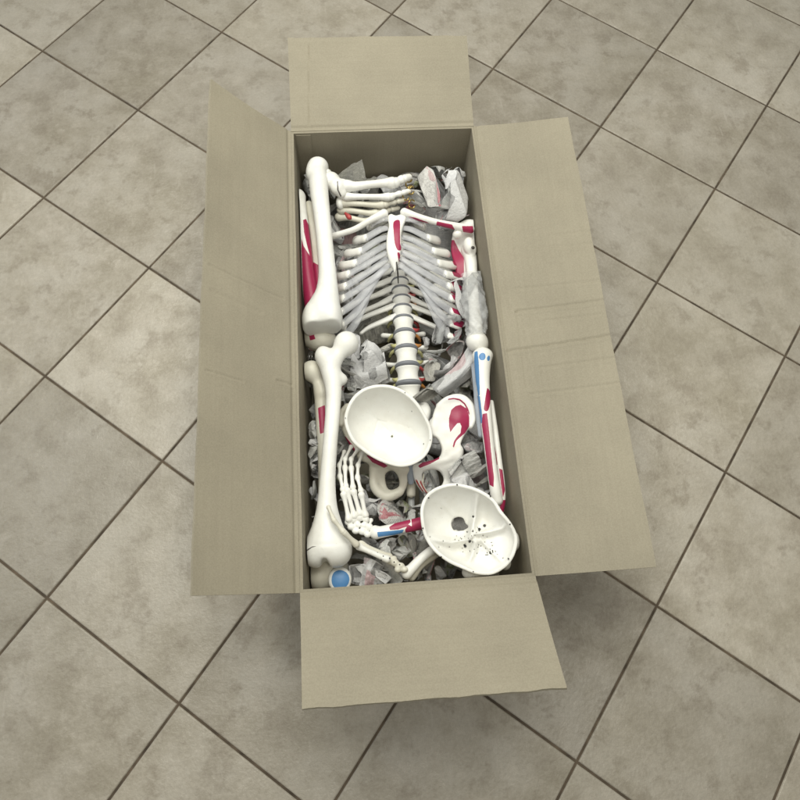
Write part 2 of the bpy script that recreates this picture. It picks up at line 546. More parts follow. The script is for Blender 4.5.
# ------------------------------------------------------------------ floor
def build_floor():
    s = .333; ang = math.radians(-38.4165); g = .0022
    o0 = np.array([0.33003, 0.89688]); ux = np.array([math.cos(ang), math.sin(ang)]); uy = np.array([-ux[1], ux[0]])
    V = []; Fs = []; rnd = []
    n = 11; bv = .0026; dp = .0022
    base = o0 + ux * round(-(o0 @ ux) / s) * s + uy * round(-(o0 @ uy) / s) * s
    mi = []
    for i in range(-n, n):
        for j in range(-n, n):
            k = len(V); r = random.random(); dz = random.uniform(-.0004, .0004)
            c = base + ux * i * s + uy * j * s
            for (e, z) in ((g, -dp), (g + bv * .45, -.0006 + dz), (g + bv, dz)):
                for (a, b) in ((e, e), (s - e, e), (s - e, s - e), (e, s - e)):
                    p = c + ux * a + uy * b; V.append((p[0], p[1], z))
            Fs.append((k + 8, k + 9, k + 10, k + 11)); rnd.append(r); mi.append(0)
            for t in (0, 4):
                for q in range(4):
                    w = (q + 1) % 4
                    Fs.append((k + t + q, k + t + w, k + t + 4 + w, k + t + 4 + q)); rnd.append(r); mi.append(0)
    k = len(V); e = n * s * 1.02
    for (a, b) in ((-e, -e), (e, -e), (e, e), (-e, e)):
        p = base + ux * a + uy * b; V.append((p[0], p[1], -.0021))
    Fs.append((k, k + 1, k + 2, k + 3)); rnd.append(0); mi.append(1)
    # tile material
    m, nt, b = new_mat('glazed_stone_look_tile')
    tc = nt.nodes.new('ShaderNodeTexCoord')
    at = nt.nodes.new('ShaderNodeAttribute'); at.attribute_name = 'tile_random'
    cb = nt.nodes.new('ShaderNodeCombineXYZ')
    nt.links.new(at.outputs['Fac'], cb.inputs[2])
    sc = nt.nodes.new('ShaderNodeVectorMath'); sc.operation = 'MULTIPLY_ADD'
    sc.inputs[1].default_value = (1, 1, 37.0); nt.links.new(cb.outputs[0], sc.inputs[0]); nt.links.new(tc.outputs['Object'], sc.inputs[2])
    co = sc.outputs[0]
    n1 = noise(nt, co, 8, 6, .62); n2 = noise(nt, co, 19, 8, .66); n3 = noise(nt, co, 3.2, 3)
    n4 = noise(nt, co, 150, 4, .6)
    c = ramp(nt, n1.outputs[0], [(.35, (.290, .260, .202)), (.49, (.392, .360, .300)), (.64, (.478, .450, .395))]).outputs[0]
    dk = ramp(nt, n2.outputs[0], [(.52, (0, 0, 0)), (.63, (1, 1, 1))]).outputs[0]
    c = mixc(nt, nt_mul(nt, dk, .72), c, (.220, .187, .143))
    lt = ramp(nt, n2.outputs[0], [(.34, (1, 1, 1)), (.46, (0, 0, 0))]).outputs[0]
    c = mixc(nt, nt_mul(nt, lt, .55), c, (.56, .52, .455))
    c = mixc(nt, .30, c, ramp(nt, n3.outputs[0], [(.3, (.345, .31, .24)), (.7, (.43, .395, .35))]).outputs[0])
    c = mixc(nt, .11, c, ramp(nt, n4.outputs[0], [(.36, (.17, .145, .105)), (.62, (.53, .49, .42))]).outputs[0])
    mps = nt.nodes.new('ShaderNodeMapping'); mps.inputs['Scale'].default_value = (26, 3.2, 1); mps.inputs['Rotation'].default_value = (0, 0, .7)
    nt.links.new(tc.outputs['Object'], mps.inputs['Vector'])
    n6 = noise(nt, mps.outputs[0], 3, 5, .7)
    c = mixc(nt, nt_mul(nt, ramp(nt, n6.outputs[0], [(.60, (0, 0, 0)), (.72, (1, 1, 1))]).outputs[0], .30), c, (.58, .55, .49))
    n7 = noise(nt, tc.outputs['Object'], 1.1, 3)
    c = mixc(nt, nt_mul(nt, ramp(nt, n7.outputs[0], [(.42, (1, 1, 1)), (.60, (0, 0, 0))]).outputs[0], .30), c, (.30, .28, .24))
    tv = ramp(nt, at.outputs['Fac'], [(0, (.82, .81, .80)), (1, (1.13, 1.12, 1.10))]).outputs[0]
    c = mixc(nt, 1.0, c, tv, 'MULTIPLY')
    nt.links.new(c, b.inputs['Base Color'])
    rr = nt.nodes.new('ShaderNodeMapRange'); rr.inputs[3].default_value = .12; rr.inputs[4].default_value = .50
    nt.links.new(n2.outputs[0], rr.inputs[0]); nt.links.new(rr.outputs[0], b.inputs['Roughness'])
    b.inputs['Specular IOR Level'].default_value = .45
    ad = nt.nodes.new('ShaderNodeMath'); ad.operation = 'MULTIPLY_ADD'; ad.inputs[1].default_value = .35
    nt.links.new(n4.outputs[0], ad.inputs[0]); nt.links.new(n2.outputs[0], ad.inputs[2])
    bump(nt, b, ad.outputs[0], .75, .005)
    gm = simple('brown_grout', (0.090, 0.068, 0.046), .9, .5, 30, bumpk=.5)
    o = mesh_obj('floor', V, Fs, m, smooth=False)
    o.data.materials.append(gm)
    o.data.polygons.foreach_set('material_index', mi)
    a = o.data.attributes.new('tile_random', 'FLOAT', 'FACE'); a.data.foreach_set('value', rnd)
    tag(o, 'beige mottled stone-look floor tiles laid diagonally with brown joints', 'floor', kind='structure')


build_floor()


# ------------------------------------------------------------------ cardboard box
def wall_grid(a, b, z0, z1, n_u, n_v, seed, amp=.0012):
    """Inner face of a box wall from a to b (xy), slightly uneven."""
    a = np.array(a, float); b = np.array(b, float)
    t = np.linspace(0, 1, n_u)[:, None]; s = np.linspace(0, 1, n_v)[None]
    G = np.zeros((n_u, n_v, 3))
    G[..., :2] = a + (b - a) * t[..., None]
    G[..., 2] = z0 + (z1 - z0) * s
    d = (b - a) / np.linalg.norm(b - a); nrm = np.array([-d[1], d[0]])
    bow = lump(t * np.linalg.norm(b - a), s * .28, seed, 9) * amp * np.sin(PI * t) ** .5
    G[..., :2] += bow[..., None] * nrm
    return G


def build_box():
    box = thing('cardboard_box', 'long brown cardboard box standing open on the tiles with its four flaps folded out', 'box', (0, 0, 0))
    x, y = W / 2, L / 2
    base = wall_grid((-x, -y), (-x, y), 0, 0, 2, 2, 1, 0)
    G = np.zeros((2, 2, 3)); G[0, 0] = (-x + T, -y + T, T); G[1, 0] = (x - T, -y + T, T); G[0, 1] = (-x + T, y - T, T); G[1, 1] = (x - T, y - T, T)
    sheet('bottom', G, T - .0005, CARD_Y, box)
    xi, yi = x - T, y - T
    # walls: inner face first, sheet() gives the thickness outwards
    def wall(a, b, seed, mat):
        G = wall_grid(a, b, .0008, H, 40, 12, seed)
        d = np.array(b) - np.array(a)
        return sheet('wall', G, T, mat, box)
    wall((-xi, -yi), (-xi, yi), 3, CARD_IN_SHADE)          # normal +-: fixed below by orientation
    wall((xi, yi), (xi, -yi), 4, CARD_IN_SHADE)
    wall((-x + .0002, yi), (x - .0002, yi), 5, CARD_IN_SHADE)
    wall((x - .0002, -yi), (-x + .0002, -yi), 6, CARD_IN_SHADE)
    # glued joint strip up the inner corner
    G = wall_grid((-xi + .004, yi - .0016), (-xi + .034, yi - .0016), .02, H - .004, 10, 12, 9, .0004)
    sheet('glue_tab', G, .0014, CARD_IN_SHADE, box)

    def flap(e0, e1, c0, c1, seed, mat, creases=(), curl=.006, label=None, thick=.0045):
        """A flap between hinge e0-e1 and free edge c0-c1 (world), with pressed crease lines given in px."""
        nu = 430 if np.linalg.norm(np.array(e1) - np.array(e0)) > .6 else 150; nv = 84
        t = np.linspace(0, 1, nu)[:, None, None]; s = np.linspace(0, 1, nv)[None, :, None]
        e0, e1, c0, c1 = [np.array(q, float) for q in (e0, e1, c0, c1)]
        G = (e0 * (1 - t) + e1 * t) * (1 - s) + (c0 * (1 - t) + c1 * t) * s
        nr = np.cross(e1 - e0, c0 - e0); nr /= np.linalg.norm(nr)
        if nr[2] < 0: nr = -nr
        tt = t[..., 0]; ss = s[..., 0]
        disp = curl * (ss ** 2 - ss) * 2 + lump(tt * 2.2, ss * .7, seed, 3.0) * .0028 * ss + lump(tt * 9, ss * 2, seed + 1, 3) * .0006 * ss
        disp = disp - .0022 * np.exp(-((ss - .035) / .018) ** 2)            # score line by the hinge
        uvp = proj(G.reshape(-1, 3)).reshape(nu, nv, 2)
        for (p0, p1, dep, wid) in creases:
            p0 = np.array(p0, float); p1 = np.array(p1, float); e = p1 - p0
            u = np.clip(((uvp - p0) @ e) / (e @ e), 0, 1)
            d = np.linalg.norm(uvp - p0 - u[..., None] * e, axis=-1)
            disp = disp - dep * np.exp(-(d / wid) ** 2) + dep * .5 * np.exp(-((d - 1.8 * wid) / wid) ** 2)
        # frayed, slightly wavy free edge
        G = G + nr * disp[..., None]
        edge = lump(tt * 14, ss * 0 + 1, seed + 5, 3) * .0012
        G = G + ((c0 - e0) / np.linalg.norm(c0 - e0)) * (edge * (ss > .98))[..., None]
        n_est = np.cross(G[1, 0] - G[0, 0], G[0, 1] - G[0, 0])
        if n_est[2] < 0: G = G[::-1]
        o = sheet('flap', G, thick, mat, box)
        if label: o['label'] = label
        return o

    z = H + .001; ln = W / 2
    def fc(xx, yy, nx, ny, a, l=ln):
        a = math.radians(a); return (xx + nx * l * math.cos(a), yy + ny * l * math.cos(a), z + l * math.sin(a))
    flap((-x, y, z), (x, y, z), fc(-x + .004, y, 0, 1, 21), fc(x - .004, y, 0, 1, 19.5), 11, CARD_X,
         creases=[((309, 45), (309, 125), .0012, 1.0)], label='flap raised at the far short end of the box')
    lo_l = P(302, 709, H + ln * math.sin(math.radians(20))); lo_r = P(567, 687.5, H + ln * math.sin(math.radians(29)))
    flap((-x, -y, z), (x, -y, z), lo_l, lo_r, 12, CARD_X, creases=[((306, 610), (304, 700), .0007, 1.2)], curl=.004, label='flap folded out at the near short end of the box')
    lf0 = P(211, 79, H + ln * math.sin(math.radians(44))); lf1 = P(192, 595.5, H + ln * math.sin(math.radians(45)))
    flap((-x, y, z), (-x, -y, z), lf0, lf1, 13, CARD_Y,
         creases=[((210, 264), (284, 299), .0010, 1.1), ((212, 290), (262, 312), .0006, 2), ((206, 370), (244, 381), .0009, 1.1), ((278, 380), (292, 385), .0012, 1.2)],
         label='long flap tilted steeply up beside the lower leg bones')
    rf0 = P(568, 117, H + ln * math.sin(math.radians(6))); rf1 = P(656, 567, H + ln * math.sin(math.radians(9)))
    flap((x, y, z), (x, -y, z), rf0, rf1, 14, CARD_Y,
         creases=[((517, 311), (612, 299), .0015, 1.5), ((508, 351), (625, 333), .0016, 1.5), ((501, 290), (517, 311), .0007, 1.3),
                  ((517, 311), (527, 388), .0008, 1.3), ((517, 288), (604, 280), .0009, 1.5), ((550, 235), (592, 231), .0008, 1.5),
                  ((540, 367), (628, 356), .0009, 1.5), ((530, 394), (636, 381), .0009, 1.4), ((545, 320), (600, 314), .0008, 1.4), ((540, 247), (596, 243), .0006, 1.4)],
         label='long creased flap lying almost level beside the pelvis')
    return box


build_box()


# ------------------------------------------------------------------ crumpled newspaper
def crumple(seed, size=.34, folds=11, n=56, aspect=1.35):
    r = np.random.default_rng(seed)
    u, v = np.meshgrid(np.linspace(0, 1, n), np.linspace(0, 1, n), indexing='ij')
    p = np.stack([(u - .5) * size, (v - .5) * size * aspect, np.zeros_like(u)], -1)
    for i in range(5):
        d = r.normal(size=2); ph = r.uniform(0, 6.28); kf = r.uniform(8, 26)
        p[..., 2] += np.sin(kf * (d[0] * p[..., 0] + d[1] * p[..., 1]) + ph) * size * .05
    p = p.reshape(-1, 3)
    for i in range(folds):
        nr = r.normal(size=3); nr /= np.linalg.norm(nr)
        q = p @ nr
        c = np.quantile(q, r.uniform(.55, .80))
        m = q > c
        p[m] -= (r.uniform(1.45, 1.8) * (q[m] - c))[:, None] * nr
        # a slight twist keeps the layers apart
        p += r.normal(size=3) * 0
    p -= p.mean(0)
    # fine dents
    for i in range(28):
        nr = r.normal(size=3); nr /= np.linalg.norm(nr)
        q = p @ nr; c = np.quantile(q, r.uniform(.72, .97)); m = q > c
        p[m] -= (r.uniform(.5, 1.25) * (q[m] - c))[:, None] * nr
    p -= p.mean(0)
    s = np.quantile(np.linalg.norm(p, axis=1), .93)
    p /= s
    g = p.reshape(n, n, 3); g2 = g.copy()
    g2[1:-1, 1:-1] = .5 * g[1:-1, 1:-1] + .125 * (g[2:, 1:-1] + g[:-2, 1:-1] + g[1:-1, 2:] + g[1:-1, :-2])
    g3 = g2.copy(); g3[1:-1, 1:-1] = .5 * g2[1:-1, 1:-1] + .125 * (g2[2:, 1:-1] + g2[:-2, 1:-1] + g2[1:-1, 2:] + g2[1:-1, :-2])
    p = g3.reshape(-1, 3)
    Fs = [(i * n + j, (i + 1) * n + j, (i + 1) * n + j + 1, i * n + j + 1) for i in range(n - 1) for j in range(n - 1)]
    uv = np.stack([u, v * aspect], -1).reshape(-1, 2) * (size / .34)
    me = bpy.data.meshes.new('crumpled_newspaper')
    me.from_pydata(p.tolist(), [], Fs); me.update()
    ul = me.uv_layers.new(name='UVMap'); idx = np.empty(len(me.loops), int); me.loops.foreach_get('vertex_index', idx)
    ul.data.foreach_set('uv', uv[idx].astype(np.float32).ravel())
    me.polygons.foreach_set('use_smooth', [True] * len(me.polygons))
    me.set_sharp_from_angle(angle=math.radians(28))
    me.materials.append(PAPER)
    return me


PROTO = [crumple(100 + i, folds=7 + i % 5, size=.30 + .02 * (i % 4)) for i in range(14)]


def wad(px, py, z, r, proto, mat=None, rot=None, sq=(1, 1, 1), label=None, group=None):
    """One crumpled sheet: r in px, squashed by sq; a copy shares mesh data unless its paper differs."""
    me = PROTO[proto % len(PROTO)]
    o = bpy.data.objects.new('crumpled_newspaper', me)
    COL.objects.link(o)
    c = P(px, py, z)
    rot = rot or (random.uniform(0, 6), random.uniform(0, 6), random.uniform(0, 6))
    R = Matrix.Rotation(rot[2], 3, 'Z') @ Matrix.Rotation(rot[1], 3, 'Y') @ Matrix.Rotation(rot[0], 3, 'X')
    s = r * mpp(c)
    # keep it inside the box
    co = np.empty(len(me.vertices) * 3); me.vertices.foreach_get('co', co); co = co.reshape(-1, 3)
    Rm = np.array(R); S = np.diag(np.array(sq) * s)
    w = co @ (S @ Rm).T
    mn, mx = w.min(0), w.max(0)
    lim = np.array([W / 2 - T - .004, L / 2 - T - .004])
    for a in range(2):
        c[a] = min(max(c[a], -lim[a] - mn[a]), lim[a] - mx[a]) if mx[a] - mn[a] < 2 * lim[a] else 0
    c[2] = max(c[2], T + .002 - mn[2])
    o.matrix_world = Matrix.Translation(Vector(c)) @ Matrix((S @ Rm).tolist()).to_4x4()
    if mat is not None and mat is not PAPER:
        o.material_slots[0].link = 'OBJECT'; o.material_slots[0].material = mat
    return tag(o, label, 'newspaper', group)


# low packing under everything
FILL_LABEL = 'crumpled grey newspaper sheet packed low between and beneath the bones'
k = 0
for iy in range(11):
    for ix in range(4):
        px = 316 + ix * 48 + (iy % 2) * 8 + random.uniform(-8, 8) + iy * 1.5
        py = 185 + iy * 37 + random.uniform(-8, 8)
        zz = .068 + random.uniform(-.012, .02)
        if 365 < px < 435 and 200 < py < 320: zz = .03
        wad(px, py, zz, 36 + random.uniform(-3, 4), k * 5 + 3, [PAPER, PAPER_DIM, PAPER, PAPER_PALE][k % 4], sq=(1, 1, .8 if zz > .04 else .5), label=FILL_LABEL, group='newspaper packed low in the box')
        k += 1

G2 = 'crumpled newspapers between the bones'
wads = [
    (428, 184, .185, 27, 1, PAPER_RED, (1, 1, .8), 'crumpled newspaper with red print against the far end of the box'),
    (451, 203, .180, 31, 2, PAPER_PALE, (1, 1, .8), 'large pale crumpled newspaper above the pink striped collarbone'),
    (407, 205, .12, 24, 3, PAPER, (1, 1, .8), 'grey crumpled newspaper beside the brass hooks of the toes'),
    (304, 172, .13, 18, 4, PAPER, (1, 1, .9), 'small grey crumpled newspaper in the corner beside the ankle'),
    (335, 215, .10, 32, 5, PAPER_DIM, (1, 1, .6), 'dim crumpled newspaper beneath the row of foot bones'),
    (345, 285, .085, 28, 6, PAPER_PALE, (1, 1, .7), 'pale crumpled newspaper inside the ribs beside the broad shinbone end'),
    (368, 262, .06, 26, 7, PAPER, (1, 1, .7), 'grey crumpled newspaper behind the clear rib cartilage'),
    (435, 300, .055, 26, 8, PAPER, (1, 1, .6), 'grey crumpled newspaper inside the ribs on the arm side'),
    (352, 372, .13, 27, 9, PAPER, (1, 1, .75), 'smooth grey crumpled newspaper between thighbone neck and skull cap'),
    (372, 362, .115, 28, 10, PAPER_PALE, (1, 1, .7), 'pale grey crumpled newspaper just above the skull cap rim'),
    (442, 350, .115, 24, 11, PAPER, (1, 1, .7), 'printed crumpled newspaper below the lowest ribs beside the lumbar spine'),
    (446, 372, .12, 30, 12, PAPER_PALE, (1, 1, .7), 'white crumpled newspaper between lumbar spine and painted forearm'),
    (430, 392, .13, 20, 13, PAPER_DIM, (1, 1, .7), 'dark grey crumpled newspaper touching the iliac crest'),
    (466, 458, .085, 24, 0, PAPER, (1, 1, .8), 'grey crumpled newspaper below the painted hip bone'),
    (466, 486, .12, 24, 3, PAPER_PALE, (1, 1, .8), 'pale crumpled newspaper just above the open skull base'),
    (392, 516, .11, 26, 6, PAPER_RED, (1, 1, .8), 'reddish printed crumpled newspaper beneath the pubic bones'),
    (367, 505, .13, 22, 8, PAPER_PALE, (1, 1, .8), 'pale crumpled newspaper beside the knuckles of the hand'),
    (372, 478, .10, 20, 5, PAPER_DIM, (1, 1, .8), 'dim crumpled newspaper under the fingertips of the hand'),
    (313, 455, .12, 21, 2, PAPER, (.8, 1, .8), 'grey crumpled newspaper wedged between thighbone and box wall'),
    (310, 500, .11, 22, 11, PAPER_PALE, (.8, 1.1, .8), 'pale crumpled newspaper low beside the lower thighbone shaft'),
    (310, 410, .10, 20, 7, PAPER, (.8, 1, .8), 'grey crumpled newspaper under the lower thighbone head'),
    (300, 250, .10, 20, 1, PAPER_PALE, (.7, 1, .8), 'pale crumpled newspaper squeezed beside the pink shinbone'),
    (302, 310, .10, 20, 9, PAPER, (.7, 1, .8), 'printed crumpled newspaper squeezed beside the ends of the shinbones'),
    (367, 575, .150, 21, 4, PAPER_PALE, (1, 1, .75), 'white folded crumpled newspaper beside the blue kneecap'),
    (388, 583, .145, 24, 10, PAPER, (1, 1, .75), 'white crumpled newspaper beneath the narrow hand at the near wall'),
    (422, 580, .125, 24, 12, PAPER_DIM, (1, 1, .75), 'dark crumpled newspaper with greenish print at the near wall'),
    (462, 578, .10, 26, 13, PAPER_DIM, (1, 1, .75), 'dark crumpled newspaper in the shade beneath the skull base'),
    (395, 552, .125, 24, 0, PAPER, (1, 1, .75), 'grey crumpled newspaper between the painted forearm and the plain forearm bone'),
    (468, 300, .145, 24, 6, PAPER_PALE, (.8, 1, .8), 'pale crumpled newspaper between the ribs and the wrapped arm'),
    (476, 285, .16, 18, 2, PAPER, (.8, 1, .8), 'printed crumpled newspaper beside the shoulder blade edge'),
    (340, 400, .11, 20, 13, PAPER, (1, 1, .8), 'grey crumpled newspaper beside the skull cap and the thighbone shaft'),
]
wads.append((459, 525, .085, 18, 5, PAPER_RED, (1, 1, .7), 'red printed crumpled newspaper seen through the large hole of the skull base'))
for (px, py, z, r, pr, mt, sq, lb) in wads:
    wad(px, py, z + (.028 if z < .17 else .01), r * 1.08, pr, mt, sq=sq, label=lb, group=G2)


# small scrunched pieces tucked between the bones
FILL2 = 'small scrunched piece of printed newspaper tucked between the bones and the box wall'
more = []
spots = [(315, 200, .15, 13), (334, 228, .13, 15), (372, 228, .10, 14), (388, 180, .14, 15), (405, 172, .14, 15), (372, 170, .13, 15), (412, 215, .14, 12), (308, 445, .17, 9), (304, 520, .16, 9), (311, 425, .165, 8), (302, 345, .16, 8), (474, 300, .17, 11), (470, 320, .175, 10), (480, 500, .17, 11), (505, 515, .13, 12), (452, 505, .14, 11), (415, 560, .16, 10), (341, 480, .14, 9),
         (438, 172, .185, 15), (458, 186, .18, 17), (420, 196, .165, 15), (464, 214, .175, 15), (442, 214, .17, 15), (425, 178, .18, 13), (467, 196, .18, 14),
         (300, 180, .15, 12), (327, 165, .15, 13), (345, 172, .15, 14), (309, 352, .12, 10), (352, 396, .14, 13), (343, 420, .14, 11), (352, 345, .15, 13),
         (432, 358, .13, 11), (440, 334, .14, 13), (458, 352, .15, 13), (467, 375, .15, 12), (452, 392, .14, 11), (464, 322, .16, 12), (452, 325, .14, 12),
         (476, 445, .15, 12), (477, 470, .15, 13), (484, 482, .14, 11), (463, 470, .15, 12), (468, 440, .13, 10), (455, 480, .15, 11),
         (372, 500, .15, 12), (383, 512, .15, 12), (402, 508, .13, 13), (422, 508, .13, 12), (370, 485, .135, 10), (428, 505, .13, 11),
         (372, 545, .15, 11), (388, 545, .15, 12), (410, 545, .15, 12), (425, 570, .15, 12), (440, 575, .14, 12), (357, 582, .14, 8), (372, 585, .165, 13), (400, 586, .16, 13), (385, 572, .165, 11),
         (306, 435, .15, 9), (307, 470, .15, 10), (309, 490, .15, 9), (318, 442, .12, 10), (304, 270, .13, 9), (301, 295, .14, 9), (299, 235, .14, 9),
         (349, 262, .13, 13), (356, 285, .12, 12), (450, 300, .11, 12), (344, 300, .12, 12), (367, 285, .09, 12), (344, 250, .13, 11), (460, 275, .12, 12)]
rs = np.random.default_rng(21)
for (x0, x1, y0, y1, za, zb_, cnt) in ((300, 318, 345, 530, .13, .16, 9), (455, 486, 305, 400, .12, .15, 8), (365, 440, 478, 585, .11, .145, 16), (300, 470, 168, 210, .12, .15, 12), (462, 496, 430, 510, .11, .15, 8), (340, 384, 345, 392, .12, .145, 6), (412, 452, 340, 395, .11, .13, 6)):
    for _ in range(cnt): spots.append((rs.uniform(x0, x1), rs.uniform(y0, y1), rs.uniform(za, zb_), rs.uniform(9, 13)))
for i, (a, b, z, r) in enumerate(spots):
    wad(a + random.uniform(-2, 2), b + random.uniform(-2, 2), z, r * 1.15, i * 3 + 1, [PAPER, PAPER_PALE, PAPER, PAPER_PALE, PAPER_RED, PAPER_DIM][i % 6], sq=(1, 1, .8), label=FILL2, group='small newspaper scraps between the bones')


for i, (a, b, z, r) in enumerate(((452, 318, .172, 15), (440, 334, .162, 13), (463, 302, .178, 13), (456, 336, .165, 12))):
    o = wad(a, b, z, r, i * 4 + 2, PLASTIC, sq=(1, 1, .7), label='clear crinkled plastic film bunched between the lower ribs and the wrapped arm', group='clear plastic film bunched beside the ribs')
    o.name = 'plastic_film'; o['category'] = 'plastic film'


def paper_strip(name, rows, label, mat, seed, cat='newspaper'):
    """A folded sheet given as rows of (px, py, z) points."""
    R = np.array([[P(*q) for q in row] for row in rows])
    n = 14
    A = np.array([catmull(r, n) for r in R]); B = np.array([catmull(A[:, j], n) for j in range(A.shape[1])])   # (cols, rows, 3)
    u, v = np.meshgrid(np.linspace(0, 1, B.shape[0]), np.linspace(0, 1, B.shape[1]), indexing='ij')
    B[..., 2] += .003 * np.abs(lump(u * 4, v * 4, seed, 3)) + .0015 * lump(u * 14, v * 14, seed + 1, 3)
    sh = B.shape; B = clamp_in_box(B.reshape(-1, 3)).reshape(sh)
    uv = np.stack([u, v], -1).reshape(-1, 2); uv = np.vstack([uv, uv]) * .6
    o = sheet(name, B, .0006, mat, None, uv=uv)
    tag(o, label, cat, G2)
    set_origin(o, B.reshape(-1, 3).mean(0))
    return o


paper_strip('newspaper_sheet', [[(334, 178, .20), (350, 166, .235), (362, 160, .25)], [(340, 186, .19), (353, 178, .21), (365, 173, .225)], [(348, 196, .17), (356, 190, .19), (366, 186, .20)]],
            'stiff grey newspaper corner standing up behind the foot bones', PAPER_DIM, 31)
paper_strip('newspaper_sheet', [[(473, 338, .185), (455, 366, .175), (431, 385, .165)], [(476, 356, .20), (458, 376, .195), (436, 392, .18)], [(478, 372, .17), (462, 384, .165), (444, 398, .15)]],
            'white folded newspaper strip running from the elbow down to the hip bone', PAPER_PALE, 32)
paper_strip('newspaper_sheet', [[(448, 470, .17), (460, 458, .175), (474, 450, .175)], [(452, 478, .165), (466, 466, .17), (480, 459, .165)], [(458, 487, .15), (470, 476, .15), (482, 470, .15)]],
            'grey folded newspaper flap below the hip socket', PAPER, 33)
paper_strip('newspaper_sheet', [[(352, 352, .15), (362, 362, .155), (384, 352, .14)], [(350, 372, .16), (364, 376, .165), (386, 366, .15)], [(352, 388, .14), (368, 388, .14), (388, 378, .13)]],
            'broad smooth grey newspaper fold between thighbone and lumbar spine', PAPER_PALE, 34)
paper_strip('newspaper_sheet', [[(364, 557, .19), (363, 569, .19), (359, 586, .185)], [(374, 560, .20), (368, 572, .205), (366, 588, .19)], [(384, 566, .18), (378, 578, .185), (376, 590, .175)]],
            'white folded newspaper leaf standing beside the blue kneecap', PAPER_PALE, 35)

# ------------------------------------------------------------------ leg bones
leg = thing('lower_leg_bone', 'white lower leg with its foot bent over lying on top beside the ribs', 'skeleton leg', P(325, 250, .22))
bone('tibia', chains=[[(318, 176, .228, 9.5), (319, 190, .236, 9.2), (322, 215, .236, 8.3), (325, 245, .233, 8.2), (327.5, 275, .230, 9), (327, 297, .227, 12)]],
     blobs=[(318, 167, .222, (10.5, 9, 11)), (313.5, 322, .212, (11.5, 19, 19)), (332, 318, .214, (10.5, 19, 19)), (323, 312, .218, (14.5, 20, 19)), (311, 173, .226, (4.5, 7, 6))],
     cuts=[(P(322, 319, .250), (0.06, -1, .02))], parent=leg, k=.012)
foot = bone('foot', blobs=[(331, 181, .218, (9, 9, 9)), (338, 187, .216, (8, 9, 8)), (324, 176, .212, (9, 8, 8)), (343.5, 185, .215, (4.5, 6, 6)), (342, 194, .21, (5, 5, 6)), (340, 203, .190, (4, 7, 6))], parent=leg, k=.004, dark=[[(337.0, 181), (338.0, 181), (338.6, 190), (341.6, 196), (340.4, 197), (337.2, 190)]])
toes = [((347, 186), (392, 183), (409, 177), 4.6, .216, BONE), ((346, 196.5), (388, 197), (409, 191), 3.3, .205, BONE), ((343, 203), (382, 205), (404, 200), 3.1, .192, BONE2), ((341, 210), (376, 213), (398, 208), 3.1, .178, BONE2), ((339, 217), (371, 221), (392, 217), 3.2, .165, BONE2)]
for (a, b, c, r, z, mt) in toes:
    m_ = ((a[0] + b[0]) / 2, (a[1] + b[1]) / 2)
    bone('metatarsal', chains=[[(*a, z, r * 1.35), (a[0] + 8, a[1] + .3, z, r), (*m_, z + .002, r * .85), (b[0] - 7, b[1], z, r * .95), (*b, z, r * 1.3)]], parent=foot, vx=.0013, k=.003, mat=mt)
    d = ((c[0] - b[0]), (c[1] - b[1]))
    bone('toe_phalanx', chains=[[(b[0] + 3.4, b[1] - .4, z, r * 1.15), (b[0] + d[0] * .35, b[1] + d[1] * .35, z, r * .75), (b[0] + d[0] * .55, b[1] + d[1] * .55, z, r * .95)]], parent=foot, vx=.0012, k=.003, mat=mt)
    bone('toe_tip', chains=[[(b[0] + d[0] * .75, b[1] + d[1] * .75, z, r * .85), (c[0], c[1], z - .004, r * .7)]], parent=foot, vx=.0012, k=.003, mat=mt)
ptube('red_wire_clip', [(345, 213, .196, 1.2), (349, 217, .198, 2.6), (351, 219, .196, 1.4)], REDN, leg)
for i, (hx, hy) in enumerate(((409, 184), (411, 190), (406, 196), (412, 204), (409, 178))):
    pts = [(hx + 3.2 * math.cos(a), hy + 4.2 * math.sin(a), .205 - i * .004 + .006 * math.sin(a * 2), .75) for a in np.linspace(.4, 5.6, 9)]
    ptube('brass_hook', pts, BRASS, foot, seg_n=6, sub=3)
ptube('ankle_wire', [(316, 174, .246, .6), (318, 176.5, .250, .6), (321, 175, .248, .6), (320, 171.5, .246, .6)], STEEL, leg, seg_n=6)

leg2 = thing('lower_leg_bone', 'pink painted lower leg squeezed between the box wall and the white lower leg', 'skeleton leg', P(308, 260, .18))
bone('tibia', chains=[[(299.5, 198, .205, 6), (302, 215, .20, 5.3), (304.5, 240, .197, 6), (308, 275, .193, 7), (313, 305, .188, 8.5), (317, 325, .18, 10)]], blobs=[(298.5, 196, .205, (5.5, 7, 7)), (297, 216, .19, (4, 6, 6))], parent=leg2,
     red=[[(303, 220), (306, 219), (309, 226), (314, 246), (318, 262), (316, 300), (313, 334), (306, 330), (303, 290), (301.5, 250), (301.5, 238), (303.5, 246), (310, 256), (307, 245), (304, 232)]], k=.008)
bone('fibula', chains=[[(309, 205, .19, 4.2), (313, 230, .19, 3.6), (317, 262, .19, 4.2), (320, 300, .185, 4.5), (321, 318, .18, 6)]], parent=leg2, mat=BONE2, red=[[(313, 262), (324, 268), (324, 305), (316, 310)]])
bone('knee_end', blobs=[(322, 341, .165, (15, 11, 14)), (310, 336, .160, (9, 11, 14)), (312, 329, .172, (6, 8, 8))], parent=leg2, mat=BONE2, k=.01,
     red=[[(309, 335), (314, 334.5), (315.5, 339), (310, 340.5)]], blue=[[(311, 321), (316, 320), (317, 329), (314, 333), (311.5, 329)]])
for i, x in enumerate((308.5, 311, 314)):
    ptube('joint_wire', [(x, 353, .166, .5), (x + 1, 356, .172, .5), (x + .4, 360, .168, .5), (x - .6, 357.5, .163, .5)], STEEL, leg2, seg_n=6)

